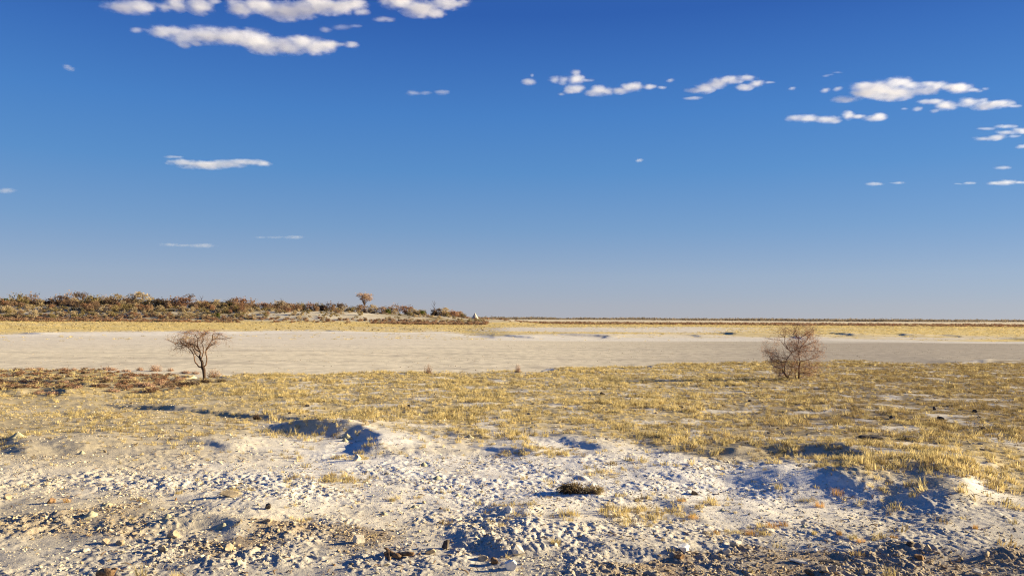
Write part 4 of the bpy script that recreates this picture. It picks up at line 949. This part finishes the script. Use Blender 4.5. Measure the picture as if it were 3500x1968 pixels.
lk = [('leaf_brown', 'twigred', 'low dark brown shrublet on the bare ground left of the acacia', 'brown shrublets by the acacia'), ('leaf_russetdull', 'twigred', 'low rust-red shrublet on the bare ground left of the acacia', 'rust-red shrublets by the acacia'), ('leaf_greydark', 'bark', 'low blackish-green shrublet on the ground around the acacia', 'blackish shrublets by the acacia')]

for i, (a, b_, w, h, k_) in enumerate(lsp): low_shrub('shrublet', a, b_, w, h, lk[k_][0], lk[k_][1], lk[k_][2], lk[k_][3], 40 + i, 150)
low_shrub('dry_weed', 1463, 1278, 34, 42, 'leaf_tan', 'twig', 'thin pale dry weed standing at the edge of the pan between the trees', None, 90, 14)
low_shrub('dry_weed', 1770, 1272, 26, 34, 'leaf_russet', 'twigred', 'small reddish dry weed at the edge of the pan between the trees', None, 91, 14)
low_shrub('dry_weed', 730, 1290, 60, 34, 'leaf_tan', 'twig', 'orange-tan dry weed bush at the foot of the acacia trunk', None, 92, 160)
low_shrub('dry_weed', 878, 1426, 34, 22, 'leaf_brown', 'bark', 'little dark dry weed on the shadowed low bank', None, 93, 120)

def grass_tuft(px_, py_, wpx, hpx, label, m_='straw', n=70, group=None, seed=0):
    p = G3(px_, py_); s = p[1] / FPX; r_ = np.random.default_rng(900 + seed)
    v, t = blades(r_, n, wpx * s * 0.32, hpx * s * 0.35, hpx * s, 0.0028, 0.6)
    o = add('grass_tuft', mesh_np('grass_tuft', v, t, 3), M[m_], loc=tuple(p)); o['kind'] = 'thing'; del o['kind']
    return tag(o, label, 'grass', group)
grass_tuft(482, 1975, 60, 70, 'tall thin straw tuft with long stalks near the dark wood chunk', n=60, seed=1)
grass_tuft(602, 1974, 56, 34, 'short yellow tuft beside the tall thin straw tuft', seed=2)
grass_tuft(228, 1716, 34, 24, 'small orange-yellow tuft beside the dark brown lump of dung', 'straworange', 50, seed=3)
grass_tuft(1898, 1858, 50, 30, 'dense pale yellow tuft standing alone among clods', n=120, seed=4)
grass_tuft(1336, 1712, 30, 22, 'small pale tuft alone on flat white ground', n=40, seed=5)
for i, (a, b_, w, h) in enumerate([(2490, 1818, 60, 20), (2450, 1822, 40, 18), (2565, 1826, 46, 26), (2600, 1802, 50, 26), (2640, 1800, 60, 26), (2680, 1796, 44, 24), (2782, 1824, 24, 20), (2868, 1826, 26, 22), (2943, 1852, 44, 22), (2990, 1846, 36, 20), (3055, 1838, 40, 18), (3332, 1806, 26, 22),
                                  (2420, 1720, 60, 18), (2330, 1712, 44, 16), (2370, 1770, 50, 20), (2660, 1640, 40, 30), (2800, 1660, 46, 30), (2860, 1650, 50, 34)]):
    grass_tuft(a, b_, w, h, 'low orange-yellow grass tuft on the grey ground below the shadowed bank', 'straworange' if i % 3 else 'straw', 70, 'orange tufts below the bank', 20 + i)

def cone(px_, py_, wpx, hpx, label, group=None, seed=0):
    p = G3(px_, py_); s = p[1] / FPX; r_ = np.random.default_rng(seed + 1200); n, m_ = 22, 9; V = []; w, h = wpx * s / 2 * 1.15, hpx * s * 0.72
    for j in range(m_):
        t = j / (m_ - 1)
        for k in range(n):
            a = 2 * math.pi * k / n; rr = w * (1 - t) * (1 + 0.14 * math.sin(2 * a + seed) + 0.08 * r_.normal()) + 0.004
            V.append((math.cos(a) * rr * 1.25, math.sin(a) * rr * 1.1, h * 1.05 * (t ** 1.25 if t < 0.85 else 0.82 + 0.5 * (t - 0.85)) - 0.03 * (1 - t)))
    T = []
    for j in range(m_ - 1):
        for k in range(n):
            a, b_ = j * n + k, j * n + (k + 1) % n; T += [(a, b_, b_ + n), (a, b_ + n, a + n)]
    T += [((m_ - 1) * n, (m_ - 1) * n + k, (m_ - 1) * n + k + 1) for k in range(1, n - 1)]
    o = add('sand_cone', mesh_np('sand_cone', V, T, 3), M['conesand'], loc=tuple(p)); return tag(o, label, 'sand mound', group)
cone(60, 1494, 44, 26, 'large pale sand cone above the shadowed hollow by the short grass', None, 1)
for i, (a, b_, w, h) in enumerate([(280, 1550, 26, 17), (312, 1760, 52, 22), (368, 1726, 50, 14), (573, 1770, 34, 24), (764, 1782, 36, 18), (1185, 1459, 34, 22), (1604, 1492, 30, 14), (1448, 1590, 34, 17), (1495, 1636, 44, 16), (1565, 1694, 28, 10), (1416, 1734, 30, 14), (1311, 1758, 34, 14),
                                  (1178, 1508, 24, 16), (1005, 1484, 22, 15), (2747, 1800, 34, 12), (2468, 1744, 26, 9), (550, 1470, 18, 10)]):
    cone(a, b_, w, h, 'small olive-grey sand cone on the open ground', 'small sand cones', 10 + i)

def stone(px_, py_, wpx, hpx, m_, label, group=None, seed=0, name='stone', cat='stone', dep=0.8, tilt=0.15, cuts=10):
    p = G3(px_, py_); s = p[1] / FPX; r_ = np.random.default_rng(seed + 2000); w, h = wpx * s, hpx * s
    me = rock_mesh(seed + 3000, w * 0.62, w * 0.62 * dep, h * 0.72, cuts, IC2, 0.05, name)
    o = add(name, me, M[m_], loc=(p[0], p[1], p[2] + h * 0.33), rot=(r_.normal() * tilt, r_.normal() * tilt, r_.uniform(0, 6.28)))
    return tag(o, label, cat, group)
ST = [(787, 1697, 72, 18, 'tanstone', 'long low orange-tan crumbling slab casting a long shadow'), (915, 1738, 24, 18, 'darkstone', 'small round black lump of dung on the white crust'), (915, 1784, 32, 15, 'tanstone', 'smooth tan stone below the small black lump'),
      (175, 1718, 24, 17, 'brownstone', 'dark brown lump of dung beside the small orange tuft'), (27, 1700, 24, 15, 'tanstone', 'ochre lump by the picture edge'), (359, 1858, 32, 18, 'tanstone', 'tan stone, larger of a touching pair on flat ground'),
      (412, 1860, 40, 15, 'tanstone', 'flat tan stone, lower of a touching pair on flat ground'), (298, 1882, 30, 14, 'palestone', 'pale stone with a dark face on the flat grey ground'), (559, 1885, 40, 28, 'tanstone', 'jagged tan stone with a long shadow on the flat grey ground'),
      (592, 1836, 38, 20, 'tanstone', 'crumbly tan stone in the shadow of the dark bank'), (776, 1876, 40, 22, 'tanstone', 'orange-tan angular stone between clods'), (1222, 1572, 34, 22, 'palestone', 'pale square block below the blue shadowed hollow'),
      (1226, 1852, 44, 34, 'palestone', 'pale cube-like stone sitting among brown clods'), (1471, 1892, 34, 18, 'tanstone', 'round tan stone between the gnarled root and the dark pyramid stone'), (1526, 1874, 32, 36, 'darkstone', 'dark pointed pyramid-shaped stone in blue shadow'),
      (1774, 1894, 46, 34, 'palestone', 'cream jagged stone with upright flakes'), (1653, 1912, 40, 24, 'tanstone', 'tan rounded stone beside the white angular stone'), (1690, 1924, 40, 24, 'brownstone', 'brown hollow stone touching the white angular stone'),
      (1742, 1944, 46, 36, 'whitestone', 'bright white angular stone with a sharp top'), (1742, 1746, 26, 24, 'whitestone', 'white upright pointed stone beside a yellow grass patch'), (2319, 1916, 44, 18, 'brownstone', 'reddish-brown stone under the white boulder'),
      (2335, 1880, 52, 26, 'whitestone', 'white rounded boulder at the edge of the dark clods'), (2512, 1864, 52, 18, 'palestone', 'flat oval grey stone on smooth grey ground'), (3146, 1880, 40, 18, 'brownstone', 'brown squared block on the dark earth strip'),
      (3112, 1872, 26, 14, 'darkstone', 'dark block touching the brown squared block'), (3172, 1880, 24, 18, 'tanstone', 'orange-tan chip leaning on the brown squared block'), (2812, 1952, 38, 20, 'tanstone', 'brown-tan boulder in the dark clods'), (2852, 1958, 20, 26, 'tanstone', 'upright tan stone beside the brown-tan boulder'),
      (2952, 1952, 28, 24, 'tanstone', 'bright tan angular stone alone in dark clods'), (2764, 1962, 34, 18, 'brownstone', 'dark brown stone with a lit edge in the dark clods'), (2789, 1884, 15, 11, 'whitestone', 'small round white pebble on the dark earth strip'), (2729, 1922, 50, 14, 'palestone', 'long flat tan slab on the dark clods'),
      (3340, 1962, 30, 22, 'palestone', 'pale round stone far along the dark clods'), (3371, 1892, 26, 16, 'tanstone', 'small tan stone behind the dark clods'), (2480, 1888, 28, 16, 'palestone', 'cream stone on the near edge of the smooth grey ground'), (2839, 1922, 100, 10, 'darkstone', 'thin dark slab lying in the shadowed clods')]
for i, (a, b_, w, h, m_, lb) in enumerate(ST): stone(a, b_, w, h, m_, lb, None, i, dep=0.6 if w > 2.4 * h else 0.85)
stone(2990, 1500, 90, 12, 'darkstone', 'long dark earth heap behind a row of grass tufts', None, 71, 'earth_heap', 'earth heap', 0.5, 0.03)
stone(3120, 1500, 70, 18, 'darkstone', 'rounded blackish earth heap beside the long dark heap', None, 72, 'earth_heap', 'earth heap', 0.6, 0.03)
for i, (a, b_, w, h) in enumerate([(2375, 1688, 36, 14), (3195, 1400, 18, 12), (3330, 1410, 16, 12), (3465, 1420, 22, 14), (3045, 1432, 20, 13), (3215, 1435, 22, 14), (2330, 1394, 18, 10), (2060, 1350, 16, 10), (2920, 1392, 16, 9), (3360, 1470, 24, 14), (1050, 1388, 16, 9), (2565, 1372, 18, 9), (1395, 1392, 18, 9)]):
    stone(a, b_, w, h, 'darkstone', 'small dark earth lump between yellow grass tufts', 'dark lumps in the grass', 80 + i, 'earth_lump', 'earth lump')
sg = [('palestone', 'small cream stone lying', 'small cream stones'), ('tanstone', 'small tan stone lying', 'small tan stones'), ('brownstone', 'small dark brown stone lying', 'small brown stones')]
smes = {k_: [with_mat(rock_mesh(5000 + 10 * j + k_, 1, rng.uniform(0.65, 1), rng.uniform(0.55, 0.85), 9, IC1, 0.06, 'stone'), M[sg[k_][0]]) for j in range(6)] for k_ in range(3)}
nst = 0
while nst < 160:
    a = rng.uniform(-40, 3540); b_ = 1968 - 330 * rng.uniform() ** 1.5 + 20
    pxa = np.array([a]); pya = np.array([b_]); p2 = G(a, b_)
    bm = float(brown_mask(pxa, pya, np.array([p2[0]]), np.array([p2[1]]))[0])
    if bm < 0.3 and rng.uniform() < 0.6: continue
    k_ = int(rng.choice(3, p=[0.25, 0.6, 0.15] if bm > 0.3 else [0.6, 0.3, 0.1])); p = G3(a, b_); sz = rng.uniform(9, 20) * p[1] / FPX * 0.5
    o = add('stone', smes[k_][rng.integers(0, 6)], None, loc=(p[0], p[1], p[2] + sz * 0.15), rot=(rng.normal() * 0.25, rng.normal() * 0.25, rng.uniform(0, 6.28)), scale=(sz, sz, sz * rng.uniform(0.7, 1.1)))
    wh = 'on the dark earth strip' if bm > 0.3 and a > 1900 else ('on the rough brown strip' if bm > 0.3 else ('on the white crust' if b_ < 1800 else 'on the flat grey ground'))
    tag(o, sg[k_][1] + ' ' + wh, 'stone', sg[k_][2] + ' ' + wh); nst += 1
# wood
def wood(name, px_, py_, courses, label, m_='drywood'):
    p = G3(px_, py_); s = p[1] / FPX; mb = MB()
    for rad, pts in courses: mb.tube([((u) * s, w_ * s, v * s) for u, w_, v in pts], [r * s for r in rad], 6)
    o = add(name, mb.mesh(name), M[m_], loc=tuple(p)); tag(o, label, 'wood'); return o
wood('gnarled_root', 1330, 1904, [((11, 12, 9, 10, 6), [(-14, 0, 6), (0, 6, 16), (10, 4, 10), (24, -6, 9), (42, -14, 5)]), ((8, 8, 9, 5), [(28, 0, 9), (48, 8, 10), (68, 2, 12), (84, -6, 14)]), ((8, 6, 4), [(-4, 0, 12), (4, -16, 4), (8, -34, 2)]), ((7, 5, 3), [(0, 4, 16), (-10, 10, 26), (-16, 4, 30)])], 'gnarled dry root lying beside tan clods')
wood('wood_chunk', 362, 1972, [((10, 16, 17, 12, 5), [(-30, 0, 8), (-14, 0, 14), (6, 0, 16), (22, 2, 18), (30, 0, 24)]), ((8, 7, 3), [(10, 4, 18), (28, 6, 26), (36, 2, 30)])], 'dark broken chunk of wood on flat grey ground')
